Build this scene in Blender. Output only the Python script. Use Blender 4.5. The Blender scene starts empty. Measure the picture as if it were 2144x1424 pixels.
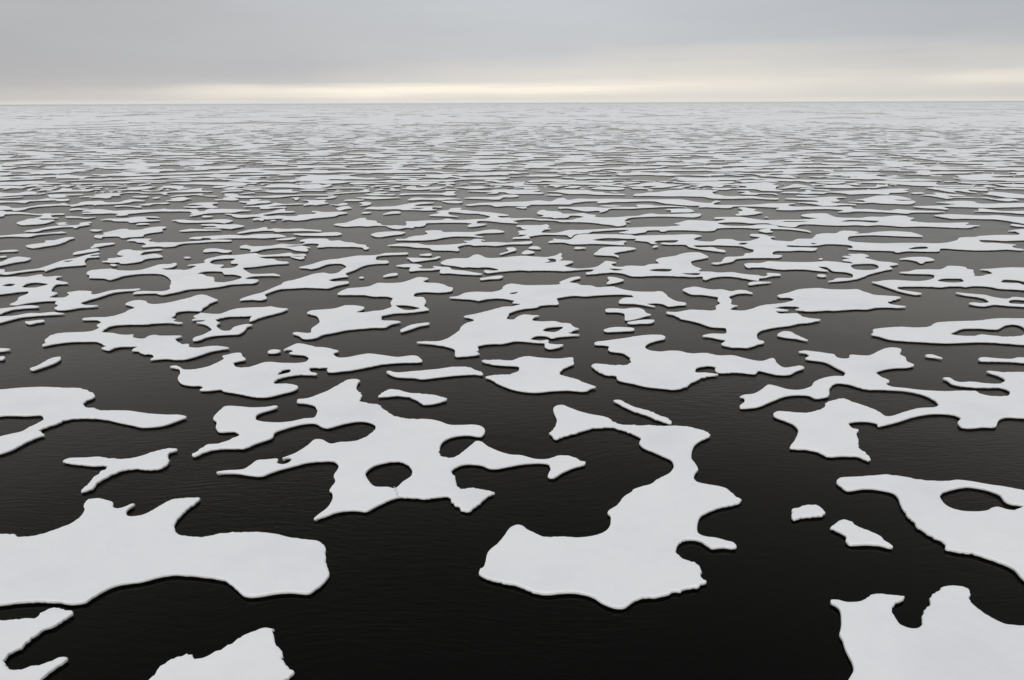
import bpy, math, random
import numpy as np
from mathutils import Matrix, Vector
from mathutils.geometry import delaunay_2d_cdt

scene = bpy.context.scene
col = scene.collection
rng = np.random.default_rng(7)
random.seed(7)

# ------------------------------------------------------------------ camera
CAM_H = 18.0                       # eye height of the ship's rail above the sea
LENS = 28.0
PITCH = math.radians(16.565)       # looking down
ROLL = math.radians(0.214)
cam_d = bpy.data.cameras.new('camera')
cam_d.lens = LENS
cam_d.sensor_width = 36.0
cam_d.clip_start = 0.5
cam_d.clip_end = 90000.0
cam = bpy.data.objects.new('camera', cam_d)
col.objects.link(cam)
fwd = Vector((0, math.cos(PITCH), -math.sin(PITCH)))
up0 = Vector((0, math.sin(PITCH), math.cos(PITCH)))
rt0 = Vector((1, 0, 0))
upv = math.cos(ROLL) * up0 + math.sin(ROLL) * rt0
rtv = math.cos(ROLL) * rt0 - math.sin(ROLL) * up0
mw = Matrix((rtv, upv, -fwd)).transposed().to_4x4()
mw.translation = (0, 0, CAM_H)
cam.matrix_world = mw
scene.camera = cam

# ------------------------------------------------------------------ sky and sun (overcast, a pale gap low over the horizon)
SUN_EL, SUN_AZ = math.radians(44), math.radians(200)
scene.view_settings.view_transform = 'Standard'
scene.view_settings.look = 'None'
scene.view_settings.gamma = 1.0
scene.view_settings.exposure = 0.0
scene.view_settings.use_curve_mapping = False


class NT:
    def __init__(self, nt):
        self.nt = nt
        nt.nodes.clear()

    def n(self, t, **kw):
        nd = self.nt.nodes.new(t)
        for k, v in kw.items():
            setattr(nd, k, v)
        return nd

    def l(self, a, b):
        self.nt.links.new(a, b)

    def val(self, node, name, v):
        node.inputs[name].default_value = v

    def math(self, op, a, b=None, clamp=False):
        m = self.n('ShaderNodeMath', operation=op, use_clamp=clamp)
        for i, s in enumerate((a, b)):
            if s is None:
                continue
            if isinstance(s, (int, float)):
                m.inputs[i].default_value = s
            else:
                self.l(s, m.inputs[i])
        return m.outputs[0]

    def noise(self, vec, scale, detail=3.0, rough=0.5, dim='3D'):
        t = self.n('ShaderNodeTexNoise', noise_dimensions=dim)
        t.inputs['Scale'].default_value = scale
        t.inputs['Detail'].default_value = detail
        t.inputs['Roughness'].default_value = rough
        if vec is not None:
            self.l(vec, t.inputs['Vector'])
        return t.outputs['Fac']

    def mapping(self, vec, scale=(1, 1, 1), loc=(0, 0, 0), rot=(0, 0, 0)):
        m = self.n('ShaderNodeMapping')
        m.inputs['Scale'].default_value = scale
        m.inputs['Location'].default_value = loc
        m.inputs['Rotation'].default_value = rot
        self.l(vec, m.inputs['Vector'])
        return m.outputs[0]

    def mix(self, fac, a, b):
        m = self.n('ShaderNodeMix', data_type='RGBA')
        for sock, s in ((m.inputs[0], fac), (m.inputs[6], a), (m.inputs[7], b)):
            if isinstance(s, (int, float)):
                sock.default_value = s
            elif isinstance(s, (tuple, list)):
                sock.default_value = (*s, 1.0)
            else:
                self.l(s, sock)
        return m.outputs[2]

    def ramp(self, fac, stops, interp='EASE'):
        r = self.n('ShaderNodeValToRGB')
        r.color_ramp.interpolation = interp
        el = r.color_ramp.elements
        while len(el) < len(stops):
            el.new(0.5)
        for e, (p, c) in zip(el, stops):
            e.position = p
            e.color = (*c, 1) if len(c) == 3 else c
        self.l(fac, r.inputs[0])
        return r.outputs[0]


def lin(r, g, b):
    f = lambda c: c / 255 / 12.92 if c / 255 <= 0.04045 else ((c / 255 + 0.055) / 1.055) ** 2.4
    return (f(r), f(g), f(b))


world = bpy.data.worlds.new('World')
scene.world = world
world.use_nodes = True
w = NT(world.node_tree)
sky = w.n('ShaderNodeTexSky', sky_type='NISHITA')
sky.sun_disc = False
sky.sun_elevation = SUN_EL
sky.sun_rotation = SUN_AZ
tc = w.n('ShaderNodeTexCoord')
sep = w.n('ShaderNodeSeparateXYZ')
w.l(tc.outputs['Generated'], sep.inputs[0])
DX, DY, DZ = sep.outputs
elev = w.math('MULTIPLY', w.math('ARCSINE', DZ), 180 / math.pi)      # degrees above the horizon
azim = w.math('MULTIPLY', w.math('ARCTAN2', DX, DY), 180 / math.pi)  # degrees right of north
comb = w.n('ShaderNodeCombineXYZ')
w.l(azim, comb.inputs[0])
w.l(elev, comb.inputs[1])
ang = comb.outputs[0]
# slow warps so that the cloud base is not a ruler line
warp = w.noise(w.mapping(ang, (0.045, 0.25, 1), (3.1, 0, 0)), 1.0, 3.0, 0.5)
warp2 = w.noise(w.mapping(ang, (0.10, 1.1, 1), (9.3, 4, 0)), 1.0, 4.0, 0.55)
ew = w.math('ADD', elev, w.math('ADD', w.math('MULTIPLY', w.math('SUBTRACT', warp, 0.5), 1.6),
                                w.math('MULTIPLY', w.math('SUBTRACT', warp2, 0.5), 0.9)))
# height of the grey cloud base: low on the left, lifting towards the right
az01 = w.math('DIVIDE', w.math('ADD', azim, 40.0), 80.0, clamp=True)
def ramp1(fac, stops):
    sc = w.n('ShaderNodeSeparateColor')
    w.l(w.ramp(fac, [(p, (v, v, v)) for p, v in stops], 'B_SPLINE'), sc.inputs[0])
    return sc.outputs[0]
cbase = w.math('MULTIPLY', ramp1(az01, [(0.0, 0.10), (0.15, 0.12), (0.30, 0.16), (0.45, 0.42), (0.62, 0.62), (0.80, 0.66), (1.0, 0.55)]), 5.0)
gap = w.math('DIVIDE', w.math('SUBTRACT', w.math('ADD', cbase, 0.9), ew), 2.2, clamp=True)
deck = w.ramp(w.math('DIVIDE', elev, 9.0, clamp=True), [(0.0, lin(200, 198, 197)), (0.3, lin(191, 191, 193)), (0.6, lin(193, 194, 196)), (1.0, lin(190, 192, 195))])
veil = w.math('MULTIPLY', w.math('ADD', azim, 26.0), 1 / 58, clamp=True)
vfac = w.math('MULTIPLY', veil, w.math('DIVIDE', w.math('SUBTRACT', elev, 1.0), 6.0, clamp=True))
deck = w.mix(vfac, deck, lin(179, 184, 190))
blot = w.noise(w.mapping(ang, (0.06, 0.35, 1), (21, 7, 0)), 1.0, 5.0, 0.55)
blotf = w.math('ADD', w.math('MULTIPLY', w.math('SUBTRACT', blot, 0.5), 0.20), 1.055)
blotf = w.math('MULTIPLY', blotf, w.math('MULTIPLY', ramp1(az01, [(0.0, 0.40), (0.12, 0.42), (0.28, 0.46), (0.48, 0.56), (0.62, 0.55), (0.80, 0.475), (1.0, 0.46)]), 2.0))
mulc = w.n('ShaderNodeVectorMath', operation='SCALE')
w.l(deck, mulc.inputs[0])
w.l(blotf, mulc.inputs['Scale'])
mott = w.noise(w.mapping(ang, (0.10, 0.8, 1), (31, 3, 0)), 1.0, 5.0, 0.62)
gstr = ramp1(az01, [(0.0, 0.55), (0.3, 0.7), (0.5, 0.95), (0.68, 0.9), (0.8, 0.6), (1.0, 0.55)])
gfac = w.math('MULTIPLY', w.math('MULTIPLY', gap, gstr), w.math('ADD', w.math('MULTIPLY', mott, 1.3), 0.35), clamp=True)
deck = w.mix(gfac, mulc.outputs[0], lin(228, 223, 215))
# bright cream gap: a streak centred near 1 degree, strongest just left of the middle, again at the far right
eb = w.math('ADD', elev, w.math('MULTIPLY', w.math('SUBTRACT', warp2, 0.5), 0.7))
lift = w.math('MULTIPLY', azim, 0.012)
b1 = w.math('SUBTRACT', 1.0, w.math('DIVIDE', w.math('ABSOLUTE', w.math('SUBTRACT', eb, w.math('ADD', lift, 0.92))), 0.62), clamp=True)
azw = w.ramp(w.math('DIVIDE', w.math('ADD', azim, 40.0), 80.0, clamp=True),
             [(0.0, (0.0,) * 3), (0.17, (0.06,) * 3), (0.28, (0.55,) * 3), (0.38, (1.0,) * 3), (0.55, (0.9,) * 3),
              (0.68, (0.35,) * 3), (0.80, (0.12,) * 3), (0.87, (0.42,) * 3), (1.0, (0.3,) * 3)])
azs = w.n('ShaderNodeSeparateColor')
w.l(azw, azs.inputs[0])
wisp = w.noise(w.mapping(ang, (0.07, 2.6, 1), (7, 2, 0)), 1.0, 4.0, 0.6)
bf = w.math('MULTIPLY', w.math('MULTIPLY', b1, w.math('ADD', w.math('MULTIPLY', wisp, 2.4), 0.05), True), azs.outputs[0])
deck = w.mix(bf, deck, (1.03, 0.95, 0.82))
# thin pale line right on the horizon
hl = w.math('SUBTRACT', 1.0, w.math('DIVIDE', w.math('ABSOLUTE', w.math('SUBTRACT', elev, 0.05)), 0.28), clamp=True)
deck = w.mix(w.math('MULTIPLY', hl, 0.55), deck, lin(240, 238, 232))
# brighter puffs above the gap right of the middle
pf = w.noise(w.mapping(ang, (0.07, 0.55, 1), (2.4, 1.3, 0)), 1.0, 5.0, 0.6)
pz = w.math('SUBTRACT', 1.0, w.math('DIVIDE', w.math('ABSOLUTE', w.math('SUBTRACT', elev, 2.6)), 1.5), clamp=True)
pa = w.math('SUBTRACT', 1.0, w.math('DIVIDE', w.math('ABSOLUTE', w.math('SUBTRACT', azim, 12.0)), 26.0), clamp=True)
pfac = w.math('MULTIPLY', w.math('MULTIPLY', pz, pa), w.math('MULTIPLY', w.math('SUBTRACT', pf, 0.42), 4.0, clamp=True), clamp=True)
deck = w.mix(w.math('MULTIPLY', pfac, 0.75), deck, lin(226, 220, 211))
# unseen sky above the frame, belts shaped for water reflections: pale, dark, bright overhead
up01 = w.math('DIVIDE', elev, 90.0, clamp=True)
tower = w.ramp(up01, [(0.0, (0.54, 0.545, 0.55)), (0.09, (0.55, 0.555, 0.56)), (0.145, (0.76, 0.755, 0.74)), (0.19, (0.64, 0.635, 0.625)),
                      (0.30, (0.37, 0.37, 0.37)), (0.42, (0.27, 0.275, 0.28)), (0.52, (0.33, 0.34, 0.36)), (0.68, (0.66, 0.68, 0.71)), (1.0, (0.74, 0.76, 0.80))], 'EASE')
hi = w.math('DIVIDE', w.math('SUBTRACT', elev, 7.6), 2.5, clamp=True)
deck = w.mix(hi, deck, tower)
# a share of blue-sky light still filters through the deck
bg1 = w.n('ShaderNodeBackground')
w.l(sky.outputs[0], bg1.inputs[0])
bg1.inputs[1].default_value = 0.06
bg2 = w.n('ShaderNodeBackground')
w.l(deck, bg2.inputs[0])
bg2.inputs[1].default_value = 1.0
mx = w.n('ShaderNodeMixShader')
mx.inputs[0].default_value = 0.96
w.l(bg1.outputs[0], mx.inputs[1])
w.l(bg2.outputs[0], mx.inputs[2])
wo = w.n('ShaderNodeOutputWorld')
w.l(mx.outputs[0], wo.inputs[0])

sun_d = bpy.data.lights.new('sun', 'SUN')
sun_d.energy = 1.3
sun_d.angle = math.radians(24)
sun_d.color = (1.0, 0.985, 0.965)
sun = bpy.data.objects.new('sun', sun_d)
col.objects.link(sun)
sd = Vector((math.sin(SUN_AZ) * math.cos(SUN_EL), math.cos(SUN_AZ) * math.cos(SUN_EL), math.sin(SUN_EL)))
sun.rotation_euler = sd.to_track_quat('Z', 'Y').to_euler()
sun.location = (0, 0, 60)

# ------------------------------------------------------------------ materials
def material(name):
    m = bpy.data.materials.new(name)
    m.use_nodes = True
    t = NT(m.node_tree)
    out = t.n('ShaderNodeOutputMaterial')
    bs = t.n('ShaderNodeBsdfPrincipled')
    t.l(bs.outputs[0], out.inputs[0])
    return m, t, bs


def snow_material():
    m, t, bs = material('snow')
    g = t.n('ShaderNodeNewGeometry')
    pos = g.outputs['Position']
    big = t.noise(t.mapping(pos, (1, 1, 0.2)), 0.16, 4.0, 0.55)
    med = t.noise(pos, 1.7, 4.0, 0.6)
    fine = t.noise(pos, 26.0, 3.0, 0.6)
    c = t.ramp(big, [(0.28, (0.80, 0.81, 0.828)), (0.5, (0.862, 0.866, 0.876)), (0.72, (0.89, 0.892, 0.897))])
    c = t.mix(t.math('MULTIPLY', t.math('SUBTRACT', med, 0.45), 0.9, clamp=True), c, (0.765, 0.78, 0.805))
    # small grey granules and grit in the old snow
    sp = t.math('MULTIPLY', t.math('SUBTRACT', fine, 0.54), 3.5, clamp=True)
    c = t.mix(t.math('MULTIPLY', sp, 0.42), c, (0.60, 0.62, 0.65))
    t.l(c, bs.inputs['Base Color'])
    bs.inputs['Roughness'].default_value = 0.92
    bs.inputs['Specular IOR Level'].default_value = 0.15
    b1 = t.n('ShaderNodeBump')
    b1.inputs['Strength'].default_value = 0.35
    b1.inputs['Distance'].default_value = 0.05
    t.l(med, b1.inputs['Height'])
    b2 = t.n('ShaderNodeBump')
    b2.inputs['Strength'].default_value = 0.25
    b2.inputs['Distance'].default_value = 0.012
    t.l(fine, b2.inputs['Height'])
    t.l(b1.outputs[0], b2.inputs['Normal'])
    t.l(b2.outputs[0], bs.inputs['Normal'])
    return m


def edge_material():
    m, t, bs = material('ice_edge')
    g = t.n('ShaderNodeNewGeometry')
    pos = g.outputs['Position']
    n1 = t.noise(t.mapping(pos, (1, 1, 3.0)), 6.0, 4.0, 0.6)
    n2 = t.noise(t.mapping(pos, (1, 1, 6.0)), 22.0, 2.0, 0.6)
    c = t.ramp(n1, [(0.3, (0.79, 0.79, 0.775)), (0.7, (0.89, 0.887, 0.875))])
    t.l(c, bs.inputs['Base Color'])
    bs.inputs['Roughness'].default_value = 0.7
    bs.inputs['Specular IOR Level'].default_value = 0.3
    b = t.n('ShaderNodeBump')
    b.inputs['Strength'].default_value = 0.6
    b.inputs['Distance'].default_value = 0.03
    t.l(t.math('ADD', n1, t.math('MULTIPLY', n2, 0.5)), b.inputs['Height'])
    t.l(b.outputs[0], bs.inputs['Normal'])
    return m


def water_material():
    m = bpy.data.materials.new('sea_water')
    m.use_nodes = True
    t = NT(m.node_tree)
    out = t.n('ShaderNodeOutputMaterial')
    g = t.n('ShaderNodeNewGeometry')
    pos = g.outputs['Position']
    # gusts: patches of rougher and calmer water
    gust = t.noise(t.mapping(pos, (1, 1, 1), (13, 2, 0)), 0.045, 4.0, 0.55)
    gf = t.math('MULTIPLY', t.math('SUBTRACT', gust, 0.34), 3.0, clamp=True)
    bend = t.noise(pos, 0.05, 2.0, 0.5)
    bv = t.n('ShaderNodeVectorMath', operation='SCALE')
    cmb = t.n('ShaderNodeCombineXYZ')
    t.l(bend, cmb.inputs[0])
    t.l(bend, cmb.inputs[1])
    t.l(cmb.outputs[0], bv.inputs[0])
    bv.inputs['Scale'].default_value = 16.0
    va = t.n('ShaderNodeVectorMath', operation='ADD')
    t.l(pos, va.inputs[0])
    t.l(bv.outputs[0], va.inputs[1])
    p1 = t.mapping(va.outputs[0], (1.0, 4.2, 1.0), (0, 0, 0), (0, 0, math.radians(-32)))
    r1 = t.noise(p1, 0.85, 3.0, 0.55)
    p2 = t.mapping(va.outputs[0], (1.4, 4.5, 1.0), (5, 8, 0), (0, 0, math.radians(14)))
    r2 = t.noise(p2, 2.2, 2.0, 0.55)
    h = t.math('ADD', r1, t.math('MULTIPLY', r2, 0.4))
    h = t.math('MULTIPLY', h, t.math('ADD', t.math('MULTIPLY', gf, 0.75), 0.25))
    b = t.n('ShaderNodeBump')
    b.inputs['Strength'].default_value = 0.4
    b.inputs['Distance'].default_value = 0.055
    t.l(h, b.inputs['Height'])
    deep = t.n('ShaderNodeBsdfDiffuse')
    deep.inputs[0].default_value = (0.0008, 0.0007, 0.0005, 1)
    gl = t.n('ShaderNodeBsdfGlossy')
    gl.inputs['Color'].default_value = (0.985, 0.955, 0.91, 1)
    gl.inputs['Roughness'].default_value = 0.10
    fr = t.n('ShaderNodeFresnel')
    fr.inputs['IOR'].default_value = 1.182
    for nd in (gl, fr):
        t.l(b.outputs[0], nd.inputs['Normal'])
    ms = t.n('ShaderNodeMixShader')
    t.l(fr.outputs[0], ms.inputs[0])
    t.l(deep.outputs[0], ms.inputs[1])
    t.l(gl.outputs[0], ms.inputs[2])
    t.l(ms.outputs[0], out.inputs[0])
    return m


SNOW, EDGE, WATER = snow_material(), edge_material(), water_material()
CRACK, _t, _b = material('crack_ice')
_b.inputs['Base Color'].default_value = (0.52, 0.54, 0.56, 1)
_b.inputs['Roughness'].default_value = 0.8


def put(name, verts, faces, mats, parent=None, smooth=True, mat_idx=None):
    me = bpy.data.meshes.new(name)
    me.from_pydata(verts, [], faces)
    for mm in mats:
        me.materials.append(mm)
    if mat_idx is not None:
        me.polygons.foreach_set('material_index', np.asarray(mat_idx, dtype=np.int32))
    me.polygons.foreach_set('use_smooth', np.full(len(me.polygons), smooth))
    me.update()
    o = bpy.data.objects.new(name, me)
    col.objects.link(o)
    if parent is not None:
        o.parent = parent
    return o


def tag(o, label=None, cat=None, group=None, kind=None):
    for k, v in (('label', label), ('category', cat), ('group', group), ('kind', kind)):
        if v:
            o[k] = v


# ------------------------------------------------------------------ noise helpers
_perm = rng.permutation(4096)
_gx = np.cos(rng.random(4096) * 2 * math.pi)
_ga = rng.random(4096) * 2 * math.pi
_gx, _gy = np.cos(_ga), np.sin(_ga)


def perlin(x, y, seed=0):
    x = np.asarray(x, float) + seed * 37.17
    y = np.asarray(y, float) + seed * 91.73
    xi = np.floor(x).astype(np.int64)
    yi = np.floor(y).astype(np.int64)
    xf, yf = x - xi, y - yi
    u = xf * xf * xf * (xf * (xf * 6 - 15) + 10)
    v = yf * yf * yf * (yf * (yf * 6 - 15) + 10)

    def g(ix, iy, fx, fy):
        h = _perm[(_perm[ix & 4095] + iy) & 4095]
        return _gx[h] * fx + _gy[h] * fy
    a = g(xi, yi, xf, yf)
    b = g(xi + 1, yi, xf - 1, yf)
    c = g(xi, yi + 1, xf, yf - 1)
    d = g(xi + 1, yi + 1, xf - 1, yf - 1)
    return (a + u * (b - a)) * (1 - v) + (c + u * (d - c)) * v


# ------------------------------------------------------------------ the sea
E = 26000.0
sea = put('water', [(-E, -400, 0), (E, -400, 0), (E, E, 0), (-E, E, 0)], [(0, 1, 2, 3)], [WATER])
tag(sea, 'dark calm sea water with faint wind ripples between the ice floes', 'water', None, 'structure')

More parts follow.
